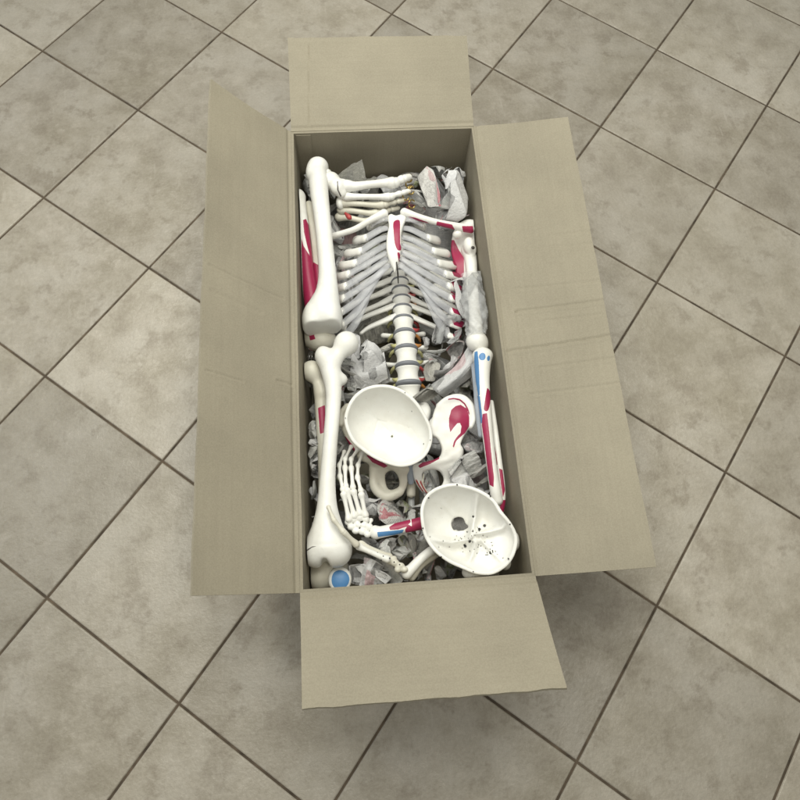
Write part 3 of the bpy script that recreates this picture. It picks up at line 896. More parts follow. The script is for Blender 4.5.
# ------------------------------------------------------------------ thighbones
th = thing('thighbone', 'white thighbone lying uppermost beside the skull cap, its ball end towards the ribs', 'femur', P(330, 450, .21))
bone('femur', chains=[[(346, 344, .222, 9), (339, 353, .222, 7.8), (331, 362, .22, 10.5)],
                      [(325.5, 358, .218, 8.5), (331, 372, .22, 9.8), (333.5, 392, .222, 8), (332.5, 415, .224, 7.4), (330, 445, .224, 7.4), (327.5, 480, .222, 7.9), (327, 508, .219, 10.5), (327.5, 530, .216, 16), (328, 546, .212, 21)]],
     blobs=[(346.7, 343.2, .223, 11.6), (323, 355, .216, (7, 8.5, 9)), (343, 379.5, .213, (4.5, 5, 5)), (313.5, 553, .207, (9.6, 14, 15)), (338.5, 551, .209, (13, 14.5, 17)), (327, 538, .216, (16, 13, 11))],
     holes=[(325.5, 569, .212, (4.5, 11, 22))], parent=th, k=.013, vx=.0018,
     dark=[[(306, 550), (312, 546.5), (319, 545.6), (312, 547.6), (306.5, 551.5)]])

th2 = thing('thighbone', 'yellowish thighbone half hidden under the white one, with a blue faced kneecap', 'femur', P(322, 470, .15))
bone('femur', chains=[[(312, 371, .185, 8), (318, 382, .183, 5.5), (322, 392, .18, 7)], [(321, 388, .178, 7), (322, 410, .172, 7), (324, 450, .165, 6.5), (326, 500, .158, 8), (327, 550, .150, 14), (326, 566, .148, 17)]],
     blobs=[(311.5, 371, .188, 9.8), (320.5, 577, .150, (14, 14, 18)), (338, 574, .148, (13, 15, 17))], parent=th2, mat=BONE2, k=.012, vx=.002,
     red=[[(318, 408), (325, 405), (325.5, 432), (320, 434)]])
pc = P(340, 579.5, .185)
bone('patella', blobs=[(340, 579.5, .186, (11.6, 12.4, 5.5))], parent=th2, k=.004, vx=.0012,
     blue=[closed_spline([(340, 570), (347, 573), (349.5, 580), (346, 587), (340, 589.5), (333.5, 586.5), (331.5, 580), (333.5, 573)], 4)])

# ------------------------------------------------------------------ torso: spine, ribs, breastbone, shoulder, hips
torso = thing('torso_skeleton', 'ribcage, spine and pelvis of a plastic skeleton lying on its back in the box', 'skeleton', P(402, 320, .10))


def vertebra_mesh(mat):
    """A vertebra about its own axis (local y), 1 unit = body radius: waisted body, neural arch, transverse and spinous processes."""
    vx = .055
    Q, lo = grid((-2.5, -1.15, -2.9), (2.5, 1.15, 1.3), vx)
    x, y, z = Q[..., 0], Q[..., 1], Q[..., 2]
    r = np.sqrt(x * x + (z * 1.08) ** 2)
    rad = .82 + .18 * np.clip(np.abs(y) / .72, 0, 1.0) ** 2.2
    D = smax(r - rad, np.abs(y) - .74, .12)
    D = smin(D, seg(Q, (-.45, .1, -.7), (-.75, .1, -1.5), .22, .22), .15); D = smin(D, seg(Q, (.45, .1, -.7), (.75, .1, -1.5), .22, .22), .15)
    D = smin(D, seg(Q, (-.75, .0, -1.4), (0, -.2, -1.9), .24, .24), .15); D = smin(D, seg(Q, (.75, 0, -1.4), (0, -.2, -1.9), .24, .24), .15)
    for s in (-1, 1):
        D = smin(D, seg(Q, (s * .7, .0, -1.35), (s * 1.9, .1, -1.25), .22, .26), .15)
    D = smin(D, seg(Q, (0, -.2, -1.9), (0, -.5, -2.6), .2, .22), .12)
    V, Fs = polygonise(D.astype(np.float32), lo, vx)
    me = bpy.data.meshes.new('vertebra'); me.from_pydata(V.tolist(), [], [list(map(int, f)) for f in Fs]); me.update()
    me.polygons.foreach_set('use_smooth', [True] * len(me.polygons)); me.materials.append(mat)
    return me


def disc_mesh():
    V = []; Fs = []; n = 28
    prof = [(.0, -.5), (.9, -.5), (1.02, -.25), (1.05, 0), (1.02, .25), (.9, .5), (.0, .5)]
    for (r, h) in prof:
        for j in range(n):
            a = 2 * PI * j / n; V.append((r * math.cos(a), h, r * math.sin(a) / 1.08))
    for i in range(len(prof) - 1):
        for j in range(n):
            k2 = (j + 1) % n; Fs.append((i * n + j, i * n + k2, (i + 1) * n + k2, (i + 1) * n + j))
    me = bpy.data.meshes.new('disc'); me.from_pydata(V, [], Fs); me.update()
    me.polygons.foreach_set('use_smooth', [True] * len(me.polygons)); me.materials.append(DISC)
    return me


VERT = vertebra_mesh(BONE); DISCM = disc_mesh()
# discs seen on the photograph (px, py), half width, height of the body centre
cols = [(396.5, 212, 6.0, .085), (396.5, 221, 6.2, .082), (396.7, 230, 6.4, .080), (397, 239, 6.6, .079), (397.2, 248, 6.8, .080), (397.5, 257, 7.0, .083), (398, 266, 7.2, .088),
        (399, 274.5, 7.5, .094), (400, 282.5, 7.8, .101), (400.8, 291, 8.0, .108), (401.6, 300, 8.3, .114), (402.4, 309.5, 8.7, .120), (403.2, 320.5, 9.2, .126), (404.4, 334.5, 9.8, .133), (406, 350, 10.3, .137), (407.3, 366.5, 10.8, .138), (408.5, 384, 11.2, .135), (409.5, 402, 11.4, .126)]
pw = [P(a, b, z) for a, b, r, z in cols]
tl = world_loc(torso)
for i in range(len(cols) - 1):
    a, b = pw[i], pw[i + 1]; c = (a + b) / 2; ax = (a - b); ln = np.linalg.norm(ax); ax /= ln
    r = 1.13 * (cols[i][2] + cols[i + 1][2]) / 2 * mpp(c)
    zx = np.array([0, 0, 1.0]); zz = zx - ax * (zx @ ax); zz /= np.linalg.norm(zz); xx = np.cross(ax, zz)
    R = np.c_[xx, ax, zz]
    hy = (ln * .5 * .81) / .74
    S = np.diag([r, hy, r])
    o = bpy.data.objects.new('vertebra', VERT); COL.objects.link(o); o.parent = torso
    Mo = Matrix.Translation(Vector(c - tl)) @ Matrix((R @ S).tolist()).to_4x4(); o.matrix_basis = Mo
    d = bpy.data.objects.new('spinal_disc', DISCM); COL.objects.link(d); d.parent = o
    d.matrix_basis = Mo.inverted() @ Matrix.Translation(Vector(b - tl)) @ Matrix((R @ np.diag([r * 1.02, ln * .27, r * 1.02])).tolist()).to_4x4()

# ribs
sy = [217, 225.5, 234.5, 243.5, 252.5, 261.5, 270, 278.5, 287, 296, 305, 315.5]
wid = [27, 41, 50, 56, 60, 62, 63, 63, 61, 57, 46, 42]
fx = [25, 31, 36, 41, 48, 51, 53, 54, 53, 51, 0, 0]
fy = [224, 238, 251, 263, 274, 286, 298, 311, 323, 335, 0, 0]
fz = [.212, .220, .221, .217, .211, .204, .196, .186, .174, .160, 0, 0]
ribend = {}
for s in (-1, 1):
    for i in range(12):
        y0 = sy[i]; cx = np.interp(y0, [c[1] for c in cols], [c[0] for c in cols]); z0 = np.interp(y0, [c[1] for c in cols], [c[3] for c in cols])
        zb = z0 + .006; w = wid[i]
        if i < 10:
            pts = [(cx + s * 6, y0, zb), (cx + s * w * .38, y0 + 4 + i * .5, zb - .012), (cx + s * w * .80, y0 + (fy[i] - y0) * (.72 if i < 7 else .42) + 3, zb + .010), (cx + s * w * 1.0, y0 + (fy[i] - y0) * (1.0 if i < 7 else .72) + 2, (zb + fz[i]) / 2 + .004), (cx + s * (w * .97), fy[i] + 2.5, fz[i] * .75 + zb * .25 + .004), (397 + s * fx[i], fy[i], fz[i])]
            rr = [3.6, 4.3, 4.4, 4.2, 4.2, 4.3]
        else:
            pts = [(cx + s * 7, y0, zb), (cx + s * w * .45, y0 + 5.5, zb - .004), (cx + s * w * .8, y0 + 12, zb + .002), (cx + s * w, y0 + 18, zb + .012)]
            rr = [3.5, 4.0, 3.9, 2.8]
        W3 = [P(*q) for q in pts]
        red = []
        if s > 0 and 2 <= i <= 9:
            red = [[(450, fy[i] - 7), (468, fy[i] - 6), (468, fy[i] + 7), (454, fy[i] + 2)]]
        tube('rib', W3, [r * mpp(q) for r, q in zip(rr, W3)], BONE, torso, flat=.62, up=(W3[-1] - W3[0]) * np.array([0, 0, 0]) + np.array([s * .85, 0.1, .5]), seg_n=12, red=red)
        ribend[(s, i)] = W3[-1] if i < 10 else None
# breastbone
plate('sternum', [(387, 217), (391, 213.5), (396, 215), (403, 213.5), (407, 218), (404, 228), (402, 238), (402, 250), (400, 261), (397, 269), (395, 273), (392.5, 268), (388, 260), (385.5, 250), (386, 238), (388, 228)],
      [(396, 215, .222), (395, 235, .231), (393, 250, .229), (394, 272, .215)], .013, parent=torso,
      red=[closed_spline([(393.6, 222), (399.6, 220.5), (400, 232), (400.2, 243), (401.5, 249.5), (397.5, 250), (394.8, 243), (393.6, 232)], 4), [(397, 252), (399.4, 252.5), (403, 263), (399.5, 266)]])
ptube('xiphoid_wire', [(396.5, 262, .228, .7), (397.5, 270, .222, .8), (398, 277, .205, .8), (398.3, 283, .18, .7)], DARKHOLE, torso, seg_n=6)
# clear cartilage from the ribs to the breastbone
stx = {-1: [388, 387.5, 387, 386.5, 386.5, 387.5, 389.5], 1: [405, 403, 402, 402, 402, 401, 399.5]}
sty = [219, 228, 237, 245, 252, 258, 264]
for s in (-1, 1):
    for i in range(10):
        e = ribend[(s, i)]
        if i < 7:
            q = P(stx[s][i], sty[i], .224 - .0015 * i)
            drop = max(0, i - 2) * .5
            m1 = e * .66 + q * .34 + np.array([0, .000 - .003 * drop, .004]); m2 = e * .3 + q * .7 + np.array([0, -.004 * drop, .006])
        else:
            q = P(397 + s * (14 + 7 * (i - 7)), 269 + 11 * (i - 7), .214 - .006 * (i - 7))
            m1 = e * .66 + q * .34 + np.array([s * -.002, -.010, .004]); m2 = e * .33 + q * .67 + np.array([s * -.002, -.006, .004])
        r0 = (3.9 if i < 6 else 4.3) * random.uniform(.9, 1.08) * mpp(e); e = e + 0
        tube('costal_cartilage', [e + (e - m1) * .12, e, m1, m2, q], [r0 * .8, r0, r0 * 1.0, r0 * .95, r0 * .85], CARTILAGE, torso, flat=.36, up=np.array([0, .1, 1.0]), seg_n=10)
# collarbones
bone('clavicle', chains=[[(329, 237, .185, 3.4), (340, 234, .197, 3.0), (355, 229, .212, 2.9), (370, 220.5, .224, 3.4), (384, 213.5, .228, 4.4)]], parent=torso, vx=.0013, k=.004)
bone('clavicle', chains=[[(404.5, 212.5, .228, 4.4), (418, 217, .226, 3.5), (436, 222, .222, 3.1), (455, 226, .214, 3.6), (470, 229, .205, 4.6)]], parent=torso, vx=.0013, k=.004,
     red=[[(408, 216.5), (415, 217.5), (427, 222), (432, 225.5), (424, 226), (411, 221)], [(437, 221.2), (452, 224.6), (455, 230), (436, 226)], [(462, 226), (473, 226), (474, 234), (463, 232)]])
# shoulder blade
plate('scapula', [(452, 236), (458, 228), (468, 226), (476, 229), (478, 238), (475, 247), (474, 258), (470, 276), (467, 298), (464, 318), (459.5, 312), (457, 292), (455, 268), (451, 250)],
      [(470, 230, .195), (473, 245, .18), (455, 250, .16), (462, 285, .158), (463, 315, .155)], .009, parent=torso,
      blobs=[(457.5, 234.5, .20, (5, 4.5, 5)), (469, 246, .188, (6, 9, 8))], chains=[[(473, 250, .186, 3.6), (469, 272, .176, 2.8), (466, 295, .168, 2.4), (463, 314, .162, 3)]],
      red=[[(448, 240), (454, 240), (459, 250), (464, 258), (464, 272), (462, 285), (463, 296), (459, 302), (456, 290), (452, 262)], [(461, 300), (466, 298), (466, 308), (460, 312)]])
ptube('shoulder_screw', [(472.6, 247.6, .205, 1.6), (473.2, 247.8, .212, 1.6)], DARKHOLE, torso, seg_n=10)

# nerves and arteries beside the lumbar vertebrae
for i in range(8, 17):
    a = cols[i + 1]; sgn_mats = [(1, [ORANGE, YELLOW, REDN][i % 3], [REDN, ORANGE, YELLOW][i % 3])] + ([(-1, YELLOW, YELLOW)] if i > 9 else [])
    for s, m1, m2 in sgn_mats:
        x0 = a[0] + s * a[2] * .85; yy = a[1]
        ptube('nerve_root', [(x0, yy - 1, a[3] - .008, 1.3), (x0 + s * 3, yy + 1, a[3] - .010, 1.8), (x0 + s * 6, yy + 3.5, a[3] - .018, 1.6), (x0 + s * 7.5, yy + 7, a[3] - .032, 1.2)], m1, torso, seg_n=8)
        if s > 0 or i % 2:
            ptube('nerve_root', [(x0 - s * 1, yy - 6, a[3] + .002, 1.2), (x0 + s * 3, yy - 4, a[3] - .002, 2.0), (x0 + s * 6, yy - 5, a[3] - .012, 1.2)], m2, torso, seg_n=8)

# hips
MAG_PATCH = [(410 + a / 8, 390 + b / 8) for a, b in [(312, 225), (330, 160), (365, 128), (405, 118), (455, 150), (474, 215), (474, 290), (440, 345), (400, 378), (368, 410), (350, 462), (342, 452), (352, 410), (378, 372), (404, 345), (412, 290), (400, 264), (380, 266), (350, 300), (322, 338), (312, 290)]]
CREST = [(410 + a / 8, 390 + b / 8) for a, b in [(300, 70), (350, 62), (400, 72), (440, 105), (466, 150), (480, 200), (474, 200), (458, 155), (432, 115), (395, 84), (350, 74), (305, 80)]]
plate('hip_bone', [(431, 424), (433, 412), (438, 404), (447, 398), (457, 395.5), (466, 399), (473, 407), (475.5, 418), (472, 427), (465, 436), (461, 446), (461, 457), (457, 467), (455, 478), (447, 489), (435, 495), (423, 490), (414, 480), (411, 470), (416, 465), (428, 463), (437, 459), (441, 450), (438, 440), (432, 434)],
      [(447, 398, .182), (438, 404, .176), (466, 399, .184), (474, 410, .186), (471, 426, .190), (455, 415, .171), (448, 425, .165), (434, 414, .168), (433, 428, .160), (447, 440, .160), (459, 452, .172), (440, 460, .165), (415, 468, .170), (452, 480, .14), (430, 492, .135)], .011,
      holes=[[(423, 474), (431, 469.5), (440, 471), (444, 478), (438, 486), (428, 486)]], parent=torso, red=[MAG_PATCH, CREST, [(418, 466), (424, 461), (432, 457), (440, 454.5), (439, 459), (430, 464), (420, 468)]],
      blobs=[(434, 428, .155, (6, 10, 8)), (457, 455, .162, (6.5, 8, 8)), (451, 455.5, .160, (7, 6.5, 8)), (449, 487, .135, (6, 6, 7))],
      chains=[[(438, 405, .172, 1.5), (447, 399.5, .180, 2), (458, 398, .183, 2.2), (466, 401.5, .184, 2.2), (472.5, 411, .185, 2.3), (473.5, 419, .188, 2.6), (470.5, 426, .190, 3)], [(459, 450, .172, 4.4), (449, 458, .168, 3.6), (432, 463.5, .166, 3.2), (416, 467.5, .168, 3.6)]])
plate('hip_bone', [(372, 431), (365, 415), (356, 407), (347, 405), (341, 412), (339.5, 424), (343, 435), (350, 447), (357, 457), (366, 463), (371, 472), (373, 485), (379, 496), (388, 500), (399, 497), (407, 488), (408.5, 474), (404, 466), (392, 463), (380, 458), (374, 446)],
      [(347, 406, .160), (341, 424, .170), (356, 420, .145), (370, 440, .145), (360, 455, .16), (380, 460, .165), (405, 470, .170), (378, 490, .145), (390, 498, .14)], .011,
      holes=[[(386, 475), (392, 472), (397, 477), (398.5, 485), (394, 490), (388, 486)]], parent=torso, mat=BONE2, red=[[(345, 436), (352, 444), (357, 452), (353, 452), (346, 444)], [(366, 455), (374, 456), (388, 466), (384, 468), (372, 462)]],
      chains=[[(362, 456, .166, 5), (376, 461, .168, 4.5), (392, 465, .17, 4), (406, 470, .172, 4)], [(373, 470, .155, 4), (375, 487, .15, 5), (386, 496, .146, 5), (399, 492, .15, 4)], [(347, 406, .163, 2.4), (341, 413, .17, 2.6), (340.5, 424, .176, 3)]])
bone('pubic_cartilage', chains=[[(409.5, 466, .170, 3.2), (410, 474, .170, 3.4), (411, 482, .163, 3)]], parent=torso, mat=simple('blue_grey_cartilage', (.30, .34, .40), .4, .1))
plate('sacrum', [(396, 400), (410, 395), (424, 400), (432, 412), (426, 430), (416, 446), (409, 455), (402, 446), (392, 430), (388, 412)], [(410, 398, .130), (392, 412, .125), (428, 412, .125), (409, 440, .10), (409, 455, .11)], .018, parent=torso)
ptube('support_pole', [(411, 486, .115, 3.4), (411.2, 500, .12, 3.4), (411.5, 522, .125, 3.3)], POLE, torso, seg_n=14)
ptube('pole_collar', [(411, 484, .135, 4.6), (411, 492, .135, 4.6), (411, 496, .135, 4.2)], BONE2, torso, seg_n=14)
for j in range(4):
    ptube('ligament_cord', [(417 + j * 2.2, 468 + j * 2, .172 - j * .004, .8), (416 + j * 2.4, 479 + j * 2, .165 - j * .003, .9), (423 + j * 2, 491 + j, .15, .8)], [REDN, BONE, REDN, BONE2][j], torso, seg_n=6)

# ------------------------------------------------------------------ arms
arm = thing('arm_skeleton', 'arm with blue and pink painted forearm lying along the box wall beside the hip bone', 'skeleton arm', P(487, 430, .2))
bone('humerus', chains=[[(470, 252, .17, 7), (472, 275, .185, 5.5), (474, 305, .20, 5.5), (476, 328, .212, 7)]], blobs=[(469, 250, .172, 8), (476.5, 341, .214, (10.5, 10.5, 11)), (481, 345, .205, (7, 9, 9))], parent=arm, mat=BONE, k=.008)
bone('ulna', chains=[[(482.5, 357, .222, 9.5), (482.3, 366, .224, 8.2), (482.6, 382, .224, 7), (484.5, 402, .222, 6.2), (487.5, 432, .218, 5.6), (491.5, 465, .212, 5.2), (495, 488, .205, 5.6), (497, 500, .198, 6)]],
     blobs=[(482.5, 355.5, .222, (10, 6.5, 8))], parent=arm, vx=.0014, k=.006,
     red=[closed_spline([(487.5, 388), (490.5, 393), (490, 404), (487.5, 411), (484, 409.5), (485, 400), (486.3, 392)], 3), [(482.5, 414), (487, 413), (489, 430), (491.5, 455), (494, 478), (493.5, 487), (489.5, 485), (487, 465), (484, 440), (481.8, 425)]],
     blue=[closed_spline([(482, 352.7), (485, 354), (485.4, 358), (483, 360.4), (479.8, 359.3), (479, 355.5)], 3), closed_spline([(488.6, 355.5), (490, 357), (489.6, 360), (487.8, 361), (487, 358)], 3),
           [(474.5, 352), (477.5, 351), (478.8, 362), (479.5, 380), (479.8, 395), (478, 396), (475.5, 380), (474, 362)], [(476, 396), (479.8, 396), (481.8, 412), (482.6, 423), (478, 424)]])
bone('radius', chains=[[(474.5, 366, .205, 3.4), (476, 385, .205, 3.2), (478.5, 412, .202, 3.4), (481, 435, .198, 3)]], parent=arm, vx=.0014, mat=simple('blue_grey_plastic', (.40, .44, .50), .4, .12))
bone('radius_shaft', chains=[[(491.5, 402, .20, 2.2), (495, 430, .203, 3), (498.5, 458, .201, 3.2), (501.5, 482, .197, 3.4), (502, 500, .193, 3.6), (500, 512, .185, 3.6)]], parent=arm, vx=.0014,
     red=[[(492, 444), (494, 443), (496.5, 455), (497.5, 465), (495.5, 465), (493.5, 456)], [(499, 468), (502.5, 470), (505, 490), (503, 498), (501, 485)], [(500, 500), (506, 500), (505, 512), (500, 512)]])
# plastic film round the upper arm
pts = [(472.5, 276, .185), (474, 291, .195), (475, 308, .208), (476, 325, .218), (477, 337, .221)]
G = []
ctr = catmull(np.array([P(*q) for q in pts]), 14); n = len(ctr); m = 44
for i in range(n):
    t = i / (n - 1); row = []
    for j in range(m):
        a = 2 * PI * j / m
        r = (10.5 + 1.5 * math.sin(t * 4)) * mpp(ctr[i]) * (1 + .10 * math.sin(3 * a + 11 * t) + .06 * math.sin(5 * a - 21 * t) + .05 * math.sin(9 * a + 38 * t + 1)) + random.uniform(-.0003, .0003)
        row.append(ctr[i] + np.array([math.cos(a) * r, .05 * r, math.sin(a) * r]))
    G.append(row)
G = np.array(G); V = clamp_in_box(G.reshape(-1, 3))
Fs = [(i * m + j, i * m + (j + 1) % m, (i + 1) * m + (j + 1) % m, (i + 1) * m + j) for i in range(n - 1) for j in range(m)]
o = mesh_obj('plastic_wrap', V, Fs, PLASTIC); o.data.set_sharp_from_angle(angle=math.radians(30)); set_origin(o, V.mean(0))
tag(o, 'clear crinkled plastic film wrapped round the upper arm bone', 'plastic film')

# hand with painted forearm
arm2 = thing('arm_skeleton', 'forearm painted blue and pink with its hand spread upwards beside the thighbone', 'skeleton arm', P(360, 520, .2))
bone('radius', chains=[[(376, 533, .195, 6), (384, 531.5, .197, 5.8), (400, 528, .198, 5.8), (416, 524.5, .197, 6.2), (432, 521, .192, 6.5), (448, 518, .186, 6)]], parent=arm2, vx=.0014, k=.005, blobs=[(375, 532, .194, (5, 6.5, 6))],
     blue=[[(377, 532), (390, 531), (404, 529.5), (402.5, 533), (394, 535), (378, 537)]],
     red=[[(389, 527), (396, 522.5), (410, 518), (410.5, 522.5), (408, 524.5), (412, 526.5), (411.5, 522), (411, 516), (450, 510), (450, 524), (420, 531.5), (406, 534), (405, 530), (407, 526.5), (398, 529.5), (390, 530)]])
hand = bone('hand', blobs=[(x, y, .195 + random.uniform(-.003, .003), (a, b, 3.4)) for x, y, a, b in
        ((348.5, 522, 4.0, 3.6), (354, 519.5, 3.6, 3.4), (360, 517.5, 3.5, 3.8), (366, 519.5, 3.4, 3.6), (351.5, 527, 4.2, 3.3), (357.5, 524.5, 3.4, 3.8), (364, 525.5, 4.2, 3.3), (369.5, 527, 3.6, 3.8), (356, 531, 4.0, 3.2), (362.5, 531.5, 4.2, 3.6), (367.5, 534.5, 3.4, 3.4))], parent=arm2, vx=.001, k=.0022)
fing = [[(344.4, 451.3), (339.4, 465), (340, 476.3), (343, 490), (343.5, 493.5), (349, 520)],
        [(351.3, 446.3), (345, 459), (345, 467.5), (345.8, 487), (347, 489.5), (354.5, 517)],
        [(357.5, 449.5), (351.2, 459), (351.2, 468), (353, 488), (353.5, 491), (360, 514.5)],
        [(362.5, 453), (358, 465), (357.5, 477.5), (361, 491), (361.3, 494), (365.5, 516)]]
for f in fing:
    zt = [.175, .19, .198, .205, .207, .198]
    a = [(*q, z) for q, z in zip(f, zt)]
    def part(nm, p, q, r):
        m_ = [(p[i] + q[i]) / 2 for i in range(3)]
        e0 = [p[i] * .96 + q[i] * .04 for i in range(3)]; e1 = [p[i] * .04 + q[i] * .96 for i in range(3)]
        bone(nm, chains=[[(*e0, r * 1.22), (p[0] * .78 + q[0] * .22, p[1] * .78 + q[1] * .22, p[2] * .78 + q[2] * .22, r * .85), (m_[0], m_[1], m_[2], r * .75), (p[0] * .22 + q[0] * .78, p[1] * .22 + q[1] * .78, p[2] * .22 + q[2] * .78, r * .88), (*e1, r * 1.3)]], parent=hand, vx=.001, k=.002)
    part('fingertip_phalanx', a[0], a[1], 1.9)
    part('middle_phalanx', a[1], a[2], 2.2)
    part('finger_phalanx', a[2], a[3], 2.4)
    part('metacarpal', a[4], a[5], 2.9)
part('thumb_metacarpal', (371, 520, .19), (368, 529, .195), 2)

arm3 = thing('arm_skeleton', 'plain white forearm bone with a narrow hand seen edge-on, lying across the thighbone end', 'skeleton arm', P(380, 560, .2))
ch = [(328.2, 506.5, .254), (333.5, 519.5, .258), (343.5, 532, .252), (357, 545, .236)]
for i in range(3):
    p, q = ch[i], ch[i + 1]
    e0 = [p[k_] * .94 + q[k_] * .06 for k_ in range(3)]; e1 = [p[k_] * .06 + q[k_] * .94 for k_ in range(3)]; mm = [(p[k_] + q[k_]) / 2 for k_ in range(3)]; r = [2.1, 2.6, 3.0][i]
    bone('finger_phalanx', chains=[[(*e0, r * 1.1), (*mm, r * .85), (*e1, r * 1.25)]], parent=arm3, vx=.0011, k=.002, mat=BONE2)
for j in range(2):
    dx, dy, dz = [(0, 0, .012), (2.2, -2.2, -.002)][j]
    bone('metacarpal', chains=[[(359 + dx, 546.5 + dy, .213 + dz, 3.9), (365 + dx, 549.5 + dy, .213 + dz, 2.9), (374 + dx, 553.5 + dy, .211 + dz, 2.8), (383 + dx, 557.5 + dy, .208 + dz, 3.3), (387 + dx, 559 + dy, .206 + dz, 3.9)]], parent=arm3, vx=.0012, k=.003, mat=BONE2 if j else BONE)
bone('wrist', blobs=[(x, y, .207, (r * 1.15, r * .95, r)) for x, y, r in ((390, 560.5, 4.0), (395, 563, 3.8), (393.5, 558.5, 3.0), (400.5, 566, 3.6), (398, 569.5, 3.2), (404.5, 569.5, 3.2))], parent=arm3, vx=.0011, k=.003, mat=BONE2)
for (x, y) in ((377, 552.5), (383, 556), (389.5, 558), (394, 562), (399.5, 564.5), (381, 560)):
    ptube('joint_pin', [(x, y, .221, .7), (x + .3, y + .2, .2255, .7)], DARKHOLE, arm3, seg_n=8)
bone('ulna', chains=[[(407, 574, .195, 5.2), (413, 567, .197, 5.0), (424, 556, .198, 4.5), (438, 546, .195, 4.6), (455, 535, .188, 5.2)]], parent=arm3, vx=.0014, k=.004, blobs=[(406.5, 572, .196, (4, 5.5, 5))])
bone('radius', chains=[[(412, 577, .18, 4), (422, 564, .182, 3.8), (440, 551, .178, 4)]], parent=arm3, vx=.0014, k=.004, mat=BONE2)


# ------------------------------------------------------------------ skull cap and skull base
def frame(c, view_mix=.75):
    """Axes of an opening at c that faces between straight up and the place the bowl is tipped to."""
    n = (CAM - c); n /= np.linalg.norm(n); n = n * view_mix + np.array([0, 0, 1.0]) * (1 - view_mix); n /= np.linalg.norm(n)
    u = np.array([1.0, 0, 0]); u -= n * (u @ n); u /= np.linalg.norm(u)
    return u, np.cross(n, u), n


def on_plane(px, py, c, n):
    d = RW @ np.array([(px - 400) / F, -(py - 400) / F, -1.0])
    return CAM + d * (((c - CAM) @ n) / (d @ n))


def bowl_field(outline, cpx, z, depth, thick, mix, vx, edit=None, post=None, rim_drop=None, pow_=2.2):
    c = P(*cpx, z); u, v, n = frame(c, mix)
    O = np.array([on_plane(a, b, c, n) for a, b in closed_spline(outline, 5)]) - c
    O2 = np.c_[O @ u, O @ v]
    th = np.arctan2(O2[:, 1], O2[:, 0]); R = np.linalg.norm(O2, axis=1)
    o = np.argsort(th); th = th[o]; R = R[o]
    th = np.r_[th - 2 * PI, th, th + 2 * PI]; R = np.r_[R, R, R]
    mx = R.max() + .02
    Q, lo = grid((-mx, -mx, -depth - .03), (mx, mx, .012), vx)
    X, Y, Z = Q[..., 0], Q[..., 1], Q[..., 2]
    xy = Q[:, :, 0, :2]
    A = np.arctan2(xy[..., 1], xy[..., 0]); rr = np.linalg.norm(xy, axis=-1)
    Rt = np.interp(A, th, R).astype(np.float32)
    dep = np.full(xy.shape[:2], depth, np.float32)
    if edit: dep = edit(xy, dep, c, u, v, n)

    def shell(Rr, Dd):
        f = (np.clip(rr / Rr, 0, 9) ** pow_)[:, :, None] + np.clip(-Z / Dd[:, :, None], 0, 9) ** pow_
        f = f ** (1 / pow_) - 1
        g = np.gradient(f, vx); gn = np.sqrt(g[0] ** 2 + g[1] ** 2 + g[2] ** 2) + 1e-3
        return f / np.maximum(gn, 3.0)
    outer = shell(Rt, np.full_like(dep, depth + thick + (.012 if rim_drop is not None else .002)) if edit else dep + thick)
    inner = shell(Rt - thick, dep)
    D = smax(outer, -inner, .0015)
    D = smax(D, Z if rim_drop is None else Z - rim_drop(A)[:, :, None], .0022)
    if post: D = post(D, Q, c, u, v, n)
    V, Fs = polygonise(D.astype(np.float32), lo, vx)
    Vw = c + V[:, :1] * u + V[:, 1:2] * v + V[:, 2:3] * n
    return Vw, Fs, c, u, v, n


def ridge(xy, pts, w):
    d = np.full(xy.shape[:2], 1.0, np.float32)
    for i in range(len(pts) - 1):
        a = np.array(pts[i], np.float32); e = np.array(pts[i + 1], np.float32) - a
        t = np.clip(((xy - a) @ e) / max(1e-9, e @ e), 0, 1)
        d = np.minimum(d, np.linalg.norm(xy - a - t[..., None] * e, axis=-1))
    return np.exp(-(d / w) ** 2)


cap = thing('upper_skull', 'white upturned skull cap lying hollow side up on the pelvis', 'skull cap', P(390, 428, .2))
cap_out = [(344.2, 422), (346.5, 408), (353, 396.5), (364, 388), (379, 384.3), (394, 386), (408, 393), (419, 404), (427, 417), (432.3, 431), (431.5, 445), (425, 457), (414, 464.5), (401, 467.2), (388, 464.5), (375, 459), (362, 450.5), (351, 440)]


def cap_post(D, Q, c, u, v, n):
    hc = P(392, 436.5, .17) - c
    h2 = np.array([hc @ u, hc @ v])
    # screw hole in the vertex, branching vessel grooves inside
    q = on_plane(392, 436.5, c - n * .058, n) - c
    D = smax(D, -(np.linalg.norm(Q[..., :2] - np.array([q @ u, q @ v], np.float32), axis=-1) - .0022), .0006)
    return D


def cap_edit(xy, dep, c, u, v, n):
    def f(*qs):
        out = []
        for a, b in qs:
            p = on_plane(a, b, c - n * .045, n) - c; out.append((float(p @ u), float(p @ v)))
        return out
    d = dep.copy()
    for q in (f((350, 408), (366, 412), (378, 420), (386, 422)), f((366, 412), (372, 404), (384, 400)), f((378, 420), (374, 432), (380, 440)), f((430, 438), (418, 438), (408, 446), (398, 448)), f((418, 438), (412, 428), (400, 424)), f((354, 396), (420, 462))):
        d = d + .0011 * ridge(xy, q, .0016)
    d = d + .0012 * lump(xy[..., 0] * 40, xy[..., 1] * 40, 8, 3)
    return d.astype(np.float32)


